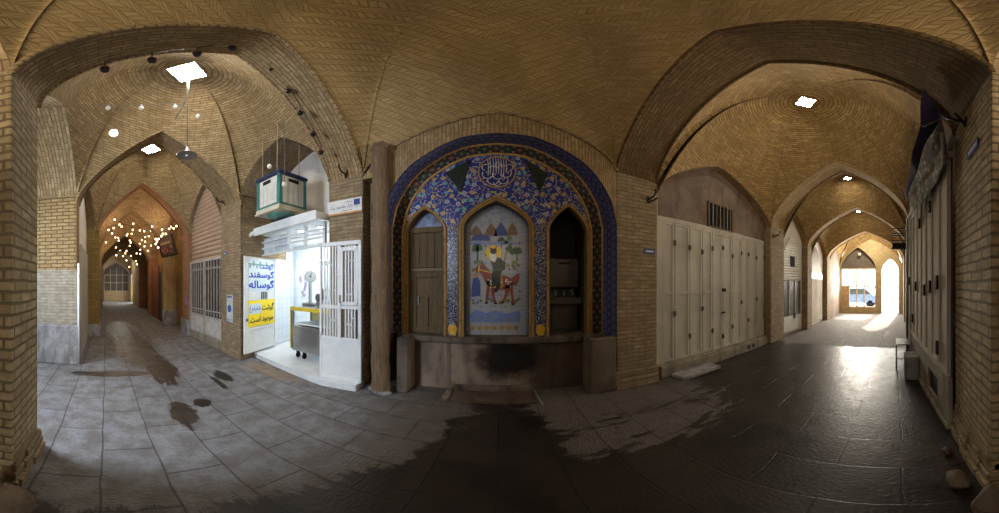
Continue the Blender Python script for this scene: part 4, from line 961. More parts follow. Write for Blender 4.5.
def louvre(front):
    b = MB()
    for k in range(4):
        w = (x1-x0-.16)/4
        if front: b.box(x0+.08+k*w+.006, x0+.08+(k+1)*w-.006, y0+.012, y0+.04, z0+.05, z1-.03)
        else: b.box(x1-.04, x1-.012, y0+.08+k*w+.006, y0+.08+(k+1)*w-.006, z0+.05, z1-.03)
        for j in range(3):
            u = .08+k*w+.03+j*.035
            if front: b.box(x0+u, x0+u+.012, y0+.004, y0+.012, z0+.1, z1-.16)
            else: b.box(x1-.012, x1-.004, y0+u, y0+u+.012, z0+.1, z1-.16)
    return b
for fr in (True, False):
    lv = louvre(fr).build('louvre_panel', m_cool, co)
    if fr: MB().box(x0+.2, x0+.42, y0+.005, y0+.03, z1-.12, z1-.05).build('name_plate', m_dark, lv)
    else: MB().box(x1-.03, x1-.005, y0+.22, y0+.46, z1-.12, z1-.05).build('name_plate', m_dark, lv)
b = MB().box(x0+.03, x1-.03, y0+.012, y0+.04, z0, z0+.035); b.box(x1-.04, x1-.012, y0+.03, y1-.03, z0, z0+.035); b.build('lower_strip', m_teal, co)
b = MB().lathe(((x0+x1)/2, (y0+y1)/2, z0-.3), [(.2, .14), (.26, .17), (.27, .21)], 24); b.build('outlet_duct', plain('dull_teal_duct', S(84, 128, 118), .6), co, True, auto=50)
for x, y in ((x0+.12, y0+.05), (x1-.12, y0+.05), (x1-.1, y1-.1)): MB().tube([(x, y, z1+.06), (x+.01, y, 4.2), (x, y+.02, 4.95)], .009, 6).build('rope', plain('pale_rope', S(170, 150, 120), .8), co)
# ================================================================== LEFT PASSAGE
m_slat = slatmat('pink_lit_slat', S(160, 136, 116), S(78, 60, 48), .125)  # whitish slats, the reddish light on them put into the colour
m_gbar = plain('gate_grey_paint', S(168, 164, 156), .5, .1)
A0, A1 = Vector((-7.36, 2.56, 0)), Vector((-5.36, 2.68, 0)); gv2 = A1-A0; gn2 = gv2.normalized().cross(Vector((0, 0, 1)))
def g2(t, z, off=0): return A0+gv2*t+gn2*off+Vector((0, 0, z))
struct(MB().obox(g2(0, 0, -.2), gv2, gn2*.23, (0, 0, .24)).build('baseboard_front', m_kerb, bevel=.01))
bg = thing('barred_gate', 'grey barred shop gate below closed slats, left of blue notice pier', 'gate', tuple((A0+gv2*.5))[:2]+(.24,))
def gb2(b, t0, t1, z0, z1, d=.035, off=0): return b.obox(g2(t0, z0, off-d/2), gv2*(t1-t0), gn2*d, (0, 0, z1-z0))
b = MB()
for q in ((0, .025, .24, 2.28), (.975, 1, .24, 2.28), (.485, .515, .24, 2.28), (0, 1, 2.24, 2.3), (0, 1, .72, .77), (0, 1, .24, .28), (0, 1, 2.02, 2.05), (0, 1, .9, .93)): gb2(b, *q)
b.build('frame', m_gbar, bg)
for k in range(2): gb2(MB(), .03+.49*k, .48+.49*k, .28, .72, .015).build('lower_panel', plain('dirty_white_panel', S(186, 182, 172), .5), bg)
for k in range(12):
    t = .06+k*.079
    if abs(t-.5) > .02: gb2(MB(), t, t+.011, .77, 2.24, .02).build('bar', m_gbar, bg)
b = MB()
for k in range(12): gb2(b, .05+k*.079, .09+k*.079, 2.07, 2.09, .02); gb2(b, .05+k*.079, .09+k*.079, .83, .85, .02)
b.build('cross_links', m_gbar, bg)
gb2(MB(), 0, 1, .77, 2.24, .01, -.08).build('backing_curtain', plain('grey_brown_canvas', S(82, 70, 60), .8), bg)
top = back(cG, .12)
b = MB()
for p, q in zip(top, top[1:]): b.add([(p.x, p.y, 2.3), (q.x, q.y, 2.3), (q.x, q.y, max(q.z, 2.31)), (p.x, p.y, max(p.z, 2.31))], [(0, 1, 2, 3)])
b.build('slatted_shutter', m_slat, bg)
struct(MB().ribbon(cG, back(cG, .3)).build('trim_%d' % (NT[0]+1), m_brick)); NT[0] += 1
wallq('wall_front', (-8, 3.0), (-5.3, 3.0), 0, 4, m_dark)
# notices on the pier left of the shop
m_nblue = plain('notice_blue', S(50, 92, 150), .5, 0, .1)
q = PY(229.5, 322, 2.6); q2 = PY(229.5, 295, 2.6)
nt_ = thing('wall_notice', 'white paper notice with a blue round emblem on the pier left of the shop', 'notice', (q.x, 2.605, q.z))
MB().box(q.x-.13, q.x+.13, 2.6, 2.618, q.z, q2.z).build('sheet', plain('notice_paper', S(196, 200, 200), .6), nt_)
zc = (q.z+q2.z)/2
MB().lathe((q.x, 2.6, zc), [(.001, .006), (.085, .006), (.085, 0)], 24, 0, (0, -1, 0)).build('emblem', m_nblue, nt_)
b = MB().box(q.x-.1, q.x+.1, 2.596, 2.6, q2.z-.06, q2.z-.02)
for k in range(3): b.box(q.x-.09, q.x+.08-.03*k, 2.596, 2.6, q.z+.06-.025*k, q.z+.07-.025*k)
b.build('text_lines', m_nblue, nt_)
def plate(name, lab, cat, c, right, nrm, w, h, mat, grp=None):
    c, r, n = Vector(c), Vector(right).normalized(), Vector(nrm).normalized(); u = Vector((0, 0, 1))
    t = thing(name, lab, cat, c)
    MB().obox(c-r*w/2-u*h/2, r*w, n*.012, u*h).build('panel', mat, t, bevel=.003)
    return t, c, r, n, u
m_sblue = plain('street_blue', S(44, 66, 130), .4, 0, .1); m_off = plain('sign_white', S(214, 214, 208), .4, 0, .06)
q = PY(225.5, 253.5, 2.62)
t, c, r, n, u = plate('number_sign', 'small blue number plate above the notice on the pier left of shop', 'plate', q, (1, 0, 0), (0, -1, 0), .17, .075, m_sblue)
b = MB(); b.obox(c-r*.06-u*.008+n*.013, r*.12, n*.001, u*.014); b.build('text_line', m_off, t)
# street sign on the pier right of the shop
B_, A_ = PL(359, 206, FLf, FL), PL(331.5, 206, FLf, FL); rr = (B_-A_); rr.z = 0
c = (A_+B_)/2; c.z = PL(345, 207, FLf, FL).z; nn_ = rr.normalized().cross(Vector((0, 0, 1)))
t, c, r, n, u = plate('street_sign', 'white street sign with blue square on the brick pier above grille gate', 'sign', c+nn_*.01, rr, nn_, .62, .25, m_off)
b = MB().obox(c-r*.31-u*.125+n*.012, r*.62, n*.002, u*.028); b.build('orange_edge', plain('sign_orange', S(206, 150, 90), .5), t)
MB().obox(c+r*.175-u*.0+n*.012, r*.105, n*.002, u*.1).build('blue_square', m_sblue, t)
MB().obox(c+r*.195-u*.03+n*.012, r*.06, n*.002, u*.016).build('pale_blue_mark', plain('sign_cyan', S(120, 180, 200), .4), t)
for txt, x, w, y, h in (('خیابان', .02, .13, .055, .04), ('بازار مقصود بیک', -.27, .42, -.035, .075), ('اصفهان', -.06, .2, -.08, .03)): letters(txt, c+r*x+u*y+n*.0125, r, u, w, h, .001, .01).build('lettering', m_sblue if h > .05 else m_blk, t)
# hanging framed sign
ha, hb = Vector((-9.15, 2.12, 0)), Vector((-8.05, 2.38, 0)); hv = hb-ha; hn = hv.normalized().cross(Vector((0, 0, 1))); hu = (Vector((0, 0, 1))+hn*.32).normalized()*.72
def hp(t, k, o=0): return ha+hv*t+hu*k+hn*o+Vector((0, 0, 2.62))
hs = thing('hanging_sign', 'dark framed shop sign tilted out from the wall beneath the string lights', 'sign', tuple(hp(.5, 0)))
MB().obox(hp(0, 0), hv, hn*.05, hu).build('board', plain('sign_dark_board', S(70, 52, 44), .5), hs)
b = MB()
for t0, t1, k0, k1 in ((0, 1, 0, .09), (0, 1, .91, 1), (0, .06, 0, 1), (.94, 1, 0, 1)): b.obox(hp(t0, k0, .05), hv*(t1-t0), hn*.03, hu*(k1-k0))
b.build('frame', plain('sign_dark_wood', S(52, 40, 34), .5), hs, bevel=.006)
b = MB(); rd = random.Random(4)
for k in range(14): x, y = rd.uniform(.1, .8), rd.uniform(.12, .5); b.obox(hp(x, y, .052), hv*rd.uniform(.04, .1), hn*.003, hu*rd.uniform(.05, .12))
b.build('picture_marks', plain('sign_pink', S(176, 108, 96), .5), hs)
b = MB(); b.obox(hp(.12, .62, .052), hv*.7, hn*.003, hu*.1); b.build('title_strip', plain('sign_cream', S(150, 130, 104), .5), hs)
for t in (.15, .85): MB().tube([hp(t, 1), hp(t, 1)-hn*.1+Vector((0, 0, .55))], .01, 5).build('hanger', m_iron, hs)
# pink notice on the orange pier
q = PY(186, 301, 2.49)
t, c, r, n, u = plate('notice_sign', 'small pink and blue notice on the orange brick pier', 'notice', q, (1, 0, 0), (0, -1, 0), .2, .24, plain('notice_pink', S(150, 110, 150), .6))
# dark door beyond the yellow pier, and a plain shuttered front
dd = thing('dark_door', 'narrow dark doorway door between yellow pier and next arch', 'door', (-10.9, 2.4, 0))
MB().box(-11.3, -10.5, 2.38, 2.46, .02, 2.1).build('leaf', plain('dark_brown_paint', S(40, 34, 30), .6), dd); MB().box(-11.36, -10.44, 2.44, 2.6, 0, 2.2).build('frame', m_iron, dd)
fs = thing('plank_shutter', 'brown plank shutter closing a shop front far down the left passage', 'shutter', (-12.2, 2.4, 0))
for k in range(4): MB().box(-13.1+k*.42, -12.7+k*.42, 2.4, 2.46, 0, 2.5).build('leaf', wood('red_brown_plank', S(112, 70, 48), S(130, 84, 58)), fs)
# pier facing the camera beyond the hanging sign: yellow paint and stone base
q = MB().box(-9.68, -9.64, 2.24, 3.0, .62, 3.0); struct(q.build('wall_left', plaster('faded_yellow_paint', S(180, 152, 96), S(164, 140, 96), S(124, 104, 78), 1.6, .2)))
struct(MB().box(-9.7, -9.58, 2.2, 3.0, 0, .62).build('baseboard_left', m_roughp, bevel=.02))
# gate closing the far end of the left passage
eg = thing('end_gate', 'tall gridded metal gate closing the far end of the left passage', 'gate', (-24.35, 1.0, 0))
Ae = archpath(1.0, 1.25, 2.6, 3.75, .02, 14, ftri)
MB().add([(-24.6, y, z) for y, z in Ae], [tuple(range(len(Ae)))]).build('upper_panel', plain('dark_gate_sheet', S(60, 54, 50), .6), eg)
b = MB().box(-24.58, -24.55, -.2, 2.2, .02, 1.0)
b.build('lower_panel', plain('gate_tan', S(150, 128, 92), .6), eg)
for y in (-.2, .4, 1.0, 1.6, 2.15): MB().box(-24.56, -24.5, y, y+.05, .02, 3.2 if .2 < y < 1.8 else 2.6).build('upright', plain('gate_pale', S(150, 138, 112), .5), eg)
for z in (1.0, 1.8, 2.55): MB().box(-24.55, -24.5, -.2, 2.2, z, z+.05).build('crossbar', plain('gate_pale', S(150, 138, 112), .5), eg)
bs_ = thing('blue_sign', 'small blue and violet sign on the sunlit wall at the far left end', 'sign', (-23.35, 2.25, 1.75))
MB().box(-23.9, -23.5, 2.24, 2.28, 1.75, 2.5).build('panel', plain('sign_violet', S(84, 84, 190), .5), bs_)
# white pipe on the pier corner, shutters behind
pp = MB().tube([(-4.83, -.53, 0), (-4.83, -.53, 2.02)], .022, 8).build('drain_pipe', m_wpaint, None, True); tag(pp, 'thin white pipe up the corner of the rough plaster pier', 'pipe')
ws = thing('pale_shutter', 'pale closed shutter seen edge-on behind the rough plaster pier', 'shutter', (-6.5, -.5, .1))
for k in range(5): MB().box(-7.6+k*.43, -7.19+k*.43, -.58, -.54, 0, 2.5).build('leaf', m_cream2, ws)
# ------------------------------------------------------------------ lamps and small hangings of the left bay
pl = thing('pendant_lamp', 'grey dish pendant lamp on a long wire under the left skylight', 'lamp', (-3.39, 1.13, 3.62))
MB().lathe((-3.39, 1.13, 3.62), [(.15, 0), (.15, .012), (.11, .05), (.05, .085), (.03, .13), (.02, .16), (.001, .16)], 24).build('shade', m_steel, pl, True, auto=50)
MB().ball((-3.39, 1.13, 3.65), .04, 10, 0).build('bulb', m_off, pl, True)
MB().tube([(-3.39, 1.13, 3.77), (-3.39, 1.13, 5.62)], .007, 5).build('wire', m_grey, pl)
hw = MB().tube([(-3.5, 1.2, 5.63), (-3.52, 1.2, 5.2), (-3.65, 1.15, 4.9), (-3.9, 1.1, 4.75)], .012, 5).build('hanging_cable', m_grey, None, True); tag(hw, 'pale cable dangling from the edge of the left skylight', 'cable')
Ah, Bh = (-2.42, 3.1), (-1.9, -.5)
bp = [(105, 68), (152, 59), (197, 53), (232, 47), (272.5, 68), (288, 90), (300, 112), (313, 133), (321, 151)]
words = ['lowest at its left end', 'second from its left end', 'third, left of the skylight', 'fourth, right of the skylight', 'fifth from its left end', 'sixth, on its falling side', 'seventh, above the cooler ropes', 'eighth, beside the shop recess', 'lowest at its right end']
m_redp = plain('dark_red_holder', S(96, 40, 34), .5)
first = None
for k, (px, py) in enumerate(bp):
    c = PL(px, py, Ah, Bh); lab = 'small black lamp holder along the near arch, '+words[k]
    if first is None:
        first = thing('lamp_holder', lab, 'lamp holder', c, 'lamp holders strung along the near left arch')
        MB().lathe(c, [(.035, -.05), (.04, -.02), (.025, .01), (.015, .03), (.001, .03)], 12).build('cup', m_iron, first, True, auto=50)
        MB().lathe(c+Vector((0, 0, -.02)), [(.045, 0), (.045, .012)], 12).build('collar', m_redp, first)
        MB().tube([c+Vector((0, 0, .03)), c+Vector((0, 0, .14))], .006, 5).build('stem', m_iron, first)
    else: copy_tree(first, c, lab)
cb_ = MB().tube([PL(px, py, Ah, Bh)+Vector((0, 0, .13)) for px, py in bp], .006, 5).build('lamp_cable', m_iron, None, True); tag(cb_, 'thin black cable carrying the lamp holders along the near left arch', 'cable')
m_globe = plain('white_globe', S(226, 222, 210), .3, 0, .05)
first = None
for k, (px, py) in enumerate(((73, 111), (108, 108), (141, 108), (175, 107), (198, 116.5))):
    c = PL(px, py, (-3.75, 2.6), (-3.75, -.6)); lab = 'small white globe on the left vault wire, '+('leftmost of the five', 'second from the left', 'third, above the pointed arch', 'fourth, left of the dangling cable', 'rightmost, nearest the pendant lamp')[k]
    if first is None:
        first = thing('globe_bulb', lab, 'bulb', c, 'unlit globes on the left bay wire')
        MB().ball(c, .042, 10).build('globe', m_globe, first, True); MB().lathe(c+Vector((0, 0, .035)), [(.018, 0), (.018, .05), (.001, .05)], 8).build('socket', m_grey, first)
    else: copy_tree(first, c, lab)
gw = MB().tube([PL(px, py, (-3.75, 2.6), (-3.75, -.6))+Vector((0, 0, .09)) for px, py in ((73, 111), (108, 108), (141, 108), (175, 107), (198, 116.5))], .005, 5).build('globe_wire', m_grey, None, True); tag(gw, 'thin wire crossing the left bay with five white globes', 'cable')
for k, (px, py, lab) in enumerate(((269.5, 166.5, 'round white bulb hanging left of the air cooler lid'), (284.5, 184.5, 'round white bulb hanging before the front corner of the air cooler'))):
    c = PL(px, py, (-4.4, 2.5), (-2.6, 2.5))
    t = thing('globe_bulb', lab, 'bulb', c); MB().ball(c, .045, 10).build('globe', m_globe, t, True); MB().tube([c+Vector((0, 0, .04)), c+Vector((0, 0, 1.4))], .005, 5).build('wire', m_grey, t)
# small six-sided light hole in the left vault
bpy.context.view_layer.update()
d_ = Vector((math.sin(az(113.5)), math.cos(az(113.5)), math.tan(el(133)))).normalized()
hit, hl, hn_, *_ = bpy.context.scene.ray_cast(bpy.context.evaluated_depsgraph_get(), Vector((0, 0, EYE)), d_)
if hit:
    if hn_.dot(d_) > 0: hn_ = -hn_
    ta = hn_.cross(Vector((0, 0, 1))).normalized(); tb = ta.cross(hn_); NW[0] += 1
    pane([hl+hn_*.012+ta*.08*math.cos(PI/3*k)+tb*.08*math.sin(PI/3*k) for k in range(6)], NW[0], glow('small_hole_light', S(230, 236, 255), 12))
c = PL(259.5, 48, Ah, Bh)
t = thing('globe_bulb', 'white globe bulb on a bracket at the crown of the near left arch', 'bulb', c); MB().ball(c, .045, 10).build('globe', m_globe, t, True); MB().tube([c+Vector((0, 0, .04)), c+Vector((0, 0, .12)), c+Vector((-.08, -.12, .16))], .01, 5).build('arm', m_iron, t)
# iron brackets on the piers
def bracket(px, py, A, B, lab, d=1):
    c = PL(px, py, A, B); e = Vector((B[0]-A[0], B[1]-A[1], 0)).normalized(); n = e.cross(Vector((0, 0, 1)))*d
    t = thing('wall_bracket', lab, 'bracket', c)
    MB().obox(c-e*.02-Vector((0, 0, .06)), e*.04, n*.015, (0, 0, .12)).build('plate', m_iron, t)
    MB().tube([c, c+n*.16+Vector((0, 0, .02)), c+n*.22+Vector((0, 0, .07)), c+n*.2+Vector((0, 0, .12))], .014, 6).build('hook', m_iron, t, True)
    MB().tube([c-Vector((0, 0, .05)), c+n*.12+e*.1+Vector((0, 0, .02))], .012, 6).build('arm', m_iron, t)
bracket(346, 175, FLf, FL, 'black iron bracket on the brick pier above the white street sign')
bracket(225, 203, (-5.34, 2.62), (-4.45, 2.62), 'black iron bracket high on the pier left of the shop')
bracket(648, 200, FR, FRf, 'black iron bracket on the brick pier left of the tall folding shutters')
bracket(773, 236, R2S, R2Sf, 'black iron bracket on the pier right of the tall folding shutters')
bracket(966, 122, (2.43, -.57), (1.44, -.57), 'black iron hook high on the brick wall at the far right')
# ------------------------------------------------------------------ string lights
m_bulb = glow('warm_bulb', S(255, 196, 140), 6.0)
BL_ = [(93, 93), (125, 125), (138, 138), (88, 148), (55, 160), (78, 182), (98, 208), (118, 212), (120, 228), (38, 240), (213, 120), (210, 160), (203, 185), (175, 185), (172, 195), (190, 228), (197, 240), (190, 262), (255, 163), (284, 168), (335, 138), (325, 165), (313, 200), (290, 205), (268, 225), (290, 235), (255, 248), (285, 265), (327, 260), (258, 287), (307, 293), (398, 158), (403, 185), (422, 185), (393, 200), (357, 218), (375, 218), (365, 233), (357, 250), (373, 273), (443, 153), (456, 140), (472, 150), (490, 135), (540, 118), (170, 295), (162, 310), (148, 328), (198, 326), (235, 310), (258, 313), (170, 355), (230, 360), (237, 380), (188, 397), (105, 322), (103, 272)]
rd = random.Random(9); first = None; byrow = {}
for k, (u_, v_) in enumerate(BL_):
    px, py = 100+u_/6.41, 205+v_/6.41
    row = -8.6 if u_ > 350 else (-9.1, -10.9, -11.7, -12.5)[min(3, int((v_-85)/80))]
    c = PX(px, py, row+rd.uniform(-.15, .15)); byrow.setdefault(row, []).append(c)
first = None
LAB = 'tiny warm glowing bulb hanging among the string lights of the left passage'
for row, cs in byrow.items():
    zt = max(c.z for c in cs)+.12
    for c in cs:
        if first is None:
            first = MB().ball((0, 0, 0), .03, 8, 0, (1, 1, 1.2)); first.lathe((0, 0, .055), [(.016, -.02), (.016, .05), (.001, .05)], 8, 1); first.keep = True
            first = first.build('string_bulb', [m_bulb, m_iron], None, True); tag(first, LAB, 'bulb', 'warm bulbs strung across the left passage'); o = first
        else: o = first.copy(); C.objects.link(o)
        o.location = c
    cs.sort(key=lambda c: c.y); pts = []
    for i, c in enumerate(cs): pts.append(c+Vector((0, 0, .12))); 
    pts = pts[::-1]
    w = MB().tube(pts, .006, 4).build('string_cable', m_iron); tag(w, 'dark cable of warm bulbs crossing the left passage, '+{-8.6: 'nearest one beside the hanging sign', -9.1: 'topmost one before the second orange arch', -10.9: 'second from the top', -11.7: 'third from the top', -12.5: 'lowest and farthest one'}[row], 'cable', 'cables of warm bulbs')
    for y in (.3, 1.7):
        ld = bpy.data.lights.new('bulb_glow', 'POINT'); ld.energy = 7; ld.color = (1, .72, .5); ld.shadow_soft_size = .3
        lo = bpy.data.objects.new('bulb_glow', ld); lo.location = (row, y, zt-.2); C.objects.link(lo)
# ================================================================== RIGHT PASSAGE
Ys = 3.43
bx = [math.tan(az(p))*Ys for p in (662.5, 674.3, 689.3, 702, 712, 722.5, 732, 741, 748, 756, 763.5)]
struct(MB().box(2.43, 5.88, 3.3, 3.6, 0, .2).build('baseboard_front', m_kerb, bevel=.012))
struct(MB().box(2.4, 5.88, 3.34, 3.42, .2, .235).build('trim_%d' % (NT[0]+1), m_kerb, bevel=.006)); NT[0] += 1
tag(MB().box(4.9, 5.0, 3.29, 3.301, .06, .15).build('kerb_vent', m_dark), 'small dark vent in the kerb under the folding shutters, nearer the crossing', 'vent'); tag(MB().box(5.1, 5.2, 3.29, 3.301, .06, .15).build('kerb_vent', m_dark), 'small dark vent in the shutter kerb, nearer the far brick pier', 'vent')
sh = thing('folding_shutter', 'tall cream folding shop shutter of ten leaves between two brick piers', 'shutter', (4.1, Ys, .235))
MB().box(2.4, bx[0]-.005, Ys-.03, Ys+.06, .235, 2.78).build('jamb_post', m_cream, sh); MB().box(2.4, 5.86, Ys-.02, Ys+.06, 2.72, 2.79).build('head_rail', m_cream, sh)
m_hinge = plain('brown_grey_hinge', S(92, 80, 68), .6, .2)
hz = [(1.05, 2.3), (.6, 2.25), (1.1, 2.2), (.62, 2.3), (.45, 2.35), (.62, 2.2), (1.15, 2.3), (.7, 2.3), (1.2, 2.25), (.75, 2.3)]
for i in range(10):
    xa, xb = bx[i]+.006, bx[i+1]-.006
    b = MB().box(xa, xb, Ys, Ys+.035, .24, 2.72); w = .05
    for x0, x1, z0, z1 in ((xa, xa+w, .24, 2.72), (xb-w, xb, .24, 2.72), (xa+w, xb-w, .24, .3), (xa+w, xb-w, 2.66, 2.72), (xa+w, xb-w, 1.43, 1.49)): b.box(x0, x1, Ys-.014, Ys, z0, z1)
    lf = b.build('leaf', m_cream, sh, bevel=.004)
    for z in hz[i]:
        h_ = MB().box(xb-.025, xb+.03, Ys-.03, Ys-.014, z, z+.09); h_.tube([(xb+.003, Ys-.033, z), (xb+.003, Ys-.033, z+.09)], .009, 6); h_.build('hinge', m_hinge, lf)
b = MB().box(bx[5]-.03, bx[5]+.06, Ys-.05, Ys-.014, 1.46, 1.53); b.box(bx[5]-.06, bx[5]+.06, Ys-.04, Ys-.014, 1.0, 1.03); b.build('latch', m_dark, sh)
sl = MB().box(2.62, 3.55, 2.98, 3.28, 0, .07).build('stone_slab', m_roughp, bevel=.015); tag(sl, 'low stone slab lying at the left foot of the folding shutters', 'slab')
bw = thing('barred_window', 'small dark barred window in the plaster above the folding shutters', 'window', (4.06, 3.44, 2.8))
MB().box(3.68, 4.46, 3.425, 3.448, 2.8, 3.32).build('opening', m_dark, bw)
b = MB(); [b.box(*q) for q in ((3.66, 4.48, 3.4, 3.44, 2.78, 2.82), (3.66, 4.48, 3.4, 3.44, 3.3, 3.34), (3.66, 3.7, 3.4, 3.44, 2.8, 3.32), (4.44, 4.48, 3.4, 3.44, 2.8, 3.32))]; b.build('frame', m_door, bw, bevel=.004)
for k in range(6): x = 3.78+.115*k; MB().box(x, x+.03, 3.395, 3.42, 2.8, 3.32).build('bar', m_door if k % 2 else m_grey, bw)
q = PL(649, 251.5, FR, FRf)
t, c, r, n, u = plate('street_sign', 'small blue street plate on the brick pier left of the folding shutters', 'plate', q-Vector((0, .006, 0)), (1, 0, 0), (0, -1, 0), .2, .075, m_sblue)
MB().obox(c-r*.07-u*.01+n*.012, r*.14, n*.001, u*.018).build('text_line', m_off, t)
q = PL(974, 149, (2.43, -.57), (1.44, -.57))
t, c, r, n, u = plate('street_sign', 'small blue street plate high on the brick wall at the far right', 'plate', q+Vector((0, .004, 0)), (-1, 0, 0), (0, 1, 0), .26, .09, m_sblue)
MB().obox(c-r*.1-u*.012+n*.012, r*.2, n*.001, u*.02).build('text_line', m_off, t)
# shop fronts further along
m_glassd = plain('dusty_dark_glass', S(74, 76, 74), .25, 0, .3); m_wsl = slatmat('white_slats', S(224, 222, 212), S(120, 112, 100), .085)
def front(f, off): return back(f, off)
f1 = front(RB[0], .22)
under('wall_front', f1, 0, m_white)
s1 = thing('shop_facade', 'arched shop front with white slats over dark glass, first past folding shutters', 'shop front', (7.5, 3.3, 0))
def topz(c, hw, zs, za, x): return zs+(za-zs)*ftri(min(1, abs(x-c)/hw))
def yl(x): return 3.22-.12*(x-6.7)/1.65+.2
A = archpath(7.53, .63, 2.3, 3.2, 1.75, 14, ftri)
MB().prism([(x, yl(x), z) for x, z in A], (0, -.03, 0)).build('slatted_shutter', m_wsl, s1)
MB().obox((7.4, yl(7.4)-.045, 2.2), (.3, -.02, 0), (0, .03, 0), (0, 0, .34)).build('vent', m_dark, s1)
for k in range(3): x = 6.92+.41*k; MB().obox((x, yl(x)-.02, .6), (.39, -.028, 0), (0, .03, 0), (0, 0, 1.12)).build('pane', m_glassd, s1)
for k in range(4): x = 6.88+.41*k; MB().obox((x, yl(x)-.04, .6), (.045, -.003, 0), (0, .06, 0), (0, 0, 1.17)).build('mullion', plain('tan_frame', S(150, 138, 116), .5), s1)
MB().obox((6.88, yl(6.88)-.04, .1), (1.3, -.095, 0), (0, .06, 0), (0, 0, .5)).build('lower_panel', m_off, s1, bevel=.006)
MB().obox((7.6, yl(7.6)-.06, .5), (.1, -.01, 0), (0, .03, 0), (0, 0, .12)).build('lock', m_dark, s1)
f2 = front(RB[1], .2)
under('wall_front', f2, 0, m_white)
s2 = thing('shop_facade', 'pale shuttered shop front with white sign strip, second past folding shutters', 'shop front', (9.9, 3.28, 0))
A = archpath(9.75, .8, 2.2, 3.15, 2.0, 14, ftri)
MB().prism([(x, 3.28, z) for x, z in A], (0, -.03, 0)).build('upper_panel', plain('dull_grey_sheet', S(130, 122, 108), .6), s2)
MB().box(8.95, 10.55, 3.22, 3.27, 1.86, 2.08).build('sign_strip', m_off, s2)
for k in range(6): MB().box(8.95+k*.27, 9.2+k*.27, 3.24, 3.28, .12, 1.86).build('leaf', m_cream2, s2, bevel=.006)
# end window: mullions, panes and panels
ew = thing('end_window', 'large arched gridded window lighting the far end of the right passage', 'window', (14.1, 2.2, .3))
A = archpath(2.19, 1.0, 2.55, 3.75, 2.5, 14, lambda u: archf(1-u, .5))
MB().prism([(14.2, y, z) for y, z in A], (.04, 0, 0)).build('lunette_panel', plain('grey_lunette', S(104, 96, 88), .7), ew)
m_fr = plain('pale_window_frame', S(190, 170, 136), .6)
b = MB()
for y in (3.16, 2.72, 2.28, 1.85, 1.2): b.box(14.1, 14.18, y-.03, y+.03, .32, 2.55)
b.build('mullions', m_fr, ew)
for z in (.32, 1.5, 2.5): MB().box(14.1, 14.18, 1.19, 3.2, z, z+.06).build('crossbar', m_fr, ew)
MB().box(14.14, 14.16, 2.72, 3.18, .35, 1.5).build('solid_panel', plain('tan_panel', S(178, 150, 110), .7), ew)
m_frost, nt, bsf = newmat('milky_pane'); setin(nt, bsf, Base_Color=(.9, .9, .88, 1), Roughness=.5, Transmission_Weight=.9, IOR=1.05)
for y0, y1 in ((2.75, 3.13), (2.31, 2.69), (1.88, 2.25), (1.23, 1.82)): MB().box(14.13, 14.14, y0, y1, 1.56, 2.5).build('pane', m_frost, ew)
tag(MB().ball((14.05, 2.1, 3.35), .09, 10).build('wall_lamp', m_off, None, True), 'small round white lamp above the window at the far right end', 'lamp')
# the street outside
m_hw = plain('sunlit_wall', S(226, 216, 198), .9)
bd = thing('street_building', 'pale sunlit building across the street, seen through the end archway', 'building', (27, 0, 0))
MB().box(26, 30, -12, 12, 0, 6).build('wall', m_hw, bd)
for y in (-6, -2, 2, 6): MB().box(25.95, 26.02, y, y+1.2, 1.2, 3).build('window', plain('blue_grey_window', S(150, 160, 172), .3), bd)
car = thing('parked_car', 'pale blue car parked outside the window at the far right end', 'car', (18.5, 3.2, 0))
pr = [(-2.0, .3), (-2.05, .75), (-1.5, .9), (-.95, 1.4), (.7, 1.4), (1.3, .95), (2.0, .8), (2.05, .35)]
MB().prism([(17.7, 3.2+a_, z) for a_, z in pr], (1.6, 0, 0)).build('body', plain('car_blue', S(120, 140, 170), .3, .2), car, bevel=.06)
MB().prism([(17.68, 3.2+a_, z) for a_, z in ((-1.35, .95), (-.88, 1.32), (.6, 1.32), (1.05, .97))], (1.64, 0, 0)).build('windows', m_glassd, car)
for a_ in (-1.3, 1.3):
    for x in (17.7, 19.2): MB().lathe((x, 3.2+a_, .31), [(.2, 0), (.31, .02), (.31, .16), (.2, .18)], 20, 0, (1, 0, 0)).build('wheel', m_dark, car)
bk = thing('bicycle', 'dark bicycle standing in the bright archway at the far right end', 'bicycle', (15.6, .1, 0))
for y in (-.35, .55): MB().tube([(15.6, y+.3*math.cos(2*PI*k/24), .31+.3*math.sin(2*PI*k/24)) for k in range(24)], .025, 6, 0, True).build('wheel', m_dark, bk)
b = MB()
for p_, q_ in (((-.35, .31), (-.15, .8)), ((-.15, .8), (.35, .75)), ((.35, .75), (.1, .35)), ((.1, .35), (-.35, .31)), ((.1, .35), (-.15, .8)), ((.55, .31), (.35, .95))): b.tube([(15.6, p_[0], p_[1]), (15.6, q_[0], q_[1])], .02, 6)
b.build('frame', m_grey, bk)
MB().box(15.52, 15.68, -.3, -.05, .84, .9).build('saddle', m_dark, bk, bevel=.02); MB().tube([(15.35, .33, 1.0), (15.6, .36, .96), (15.85, .33, 1.0)], .015, 6).build('handlebar', m_dark, bk)
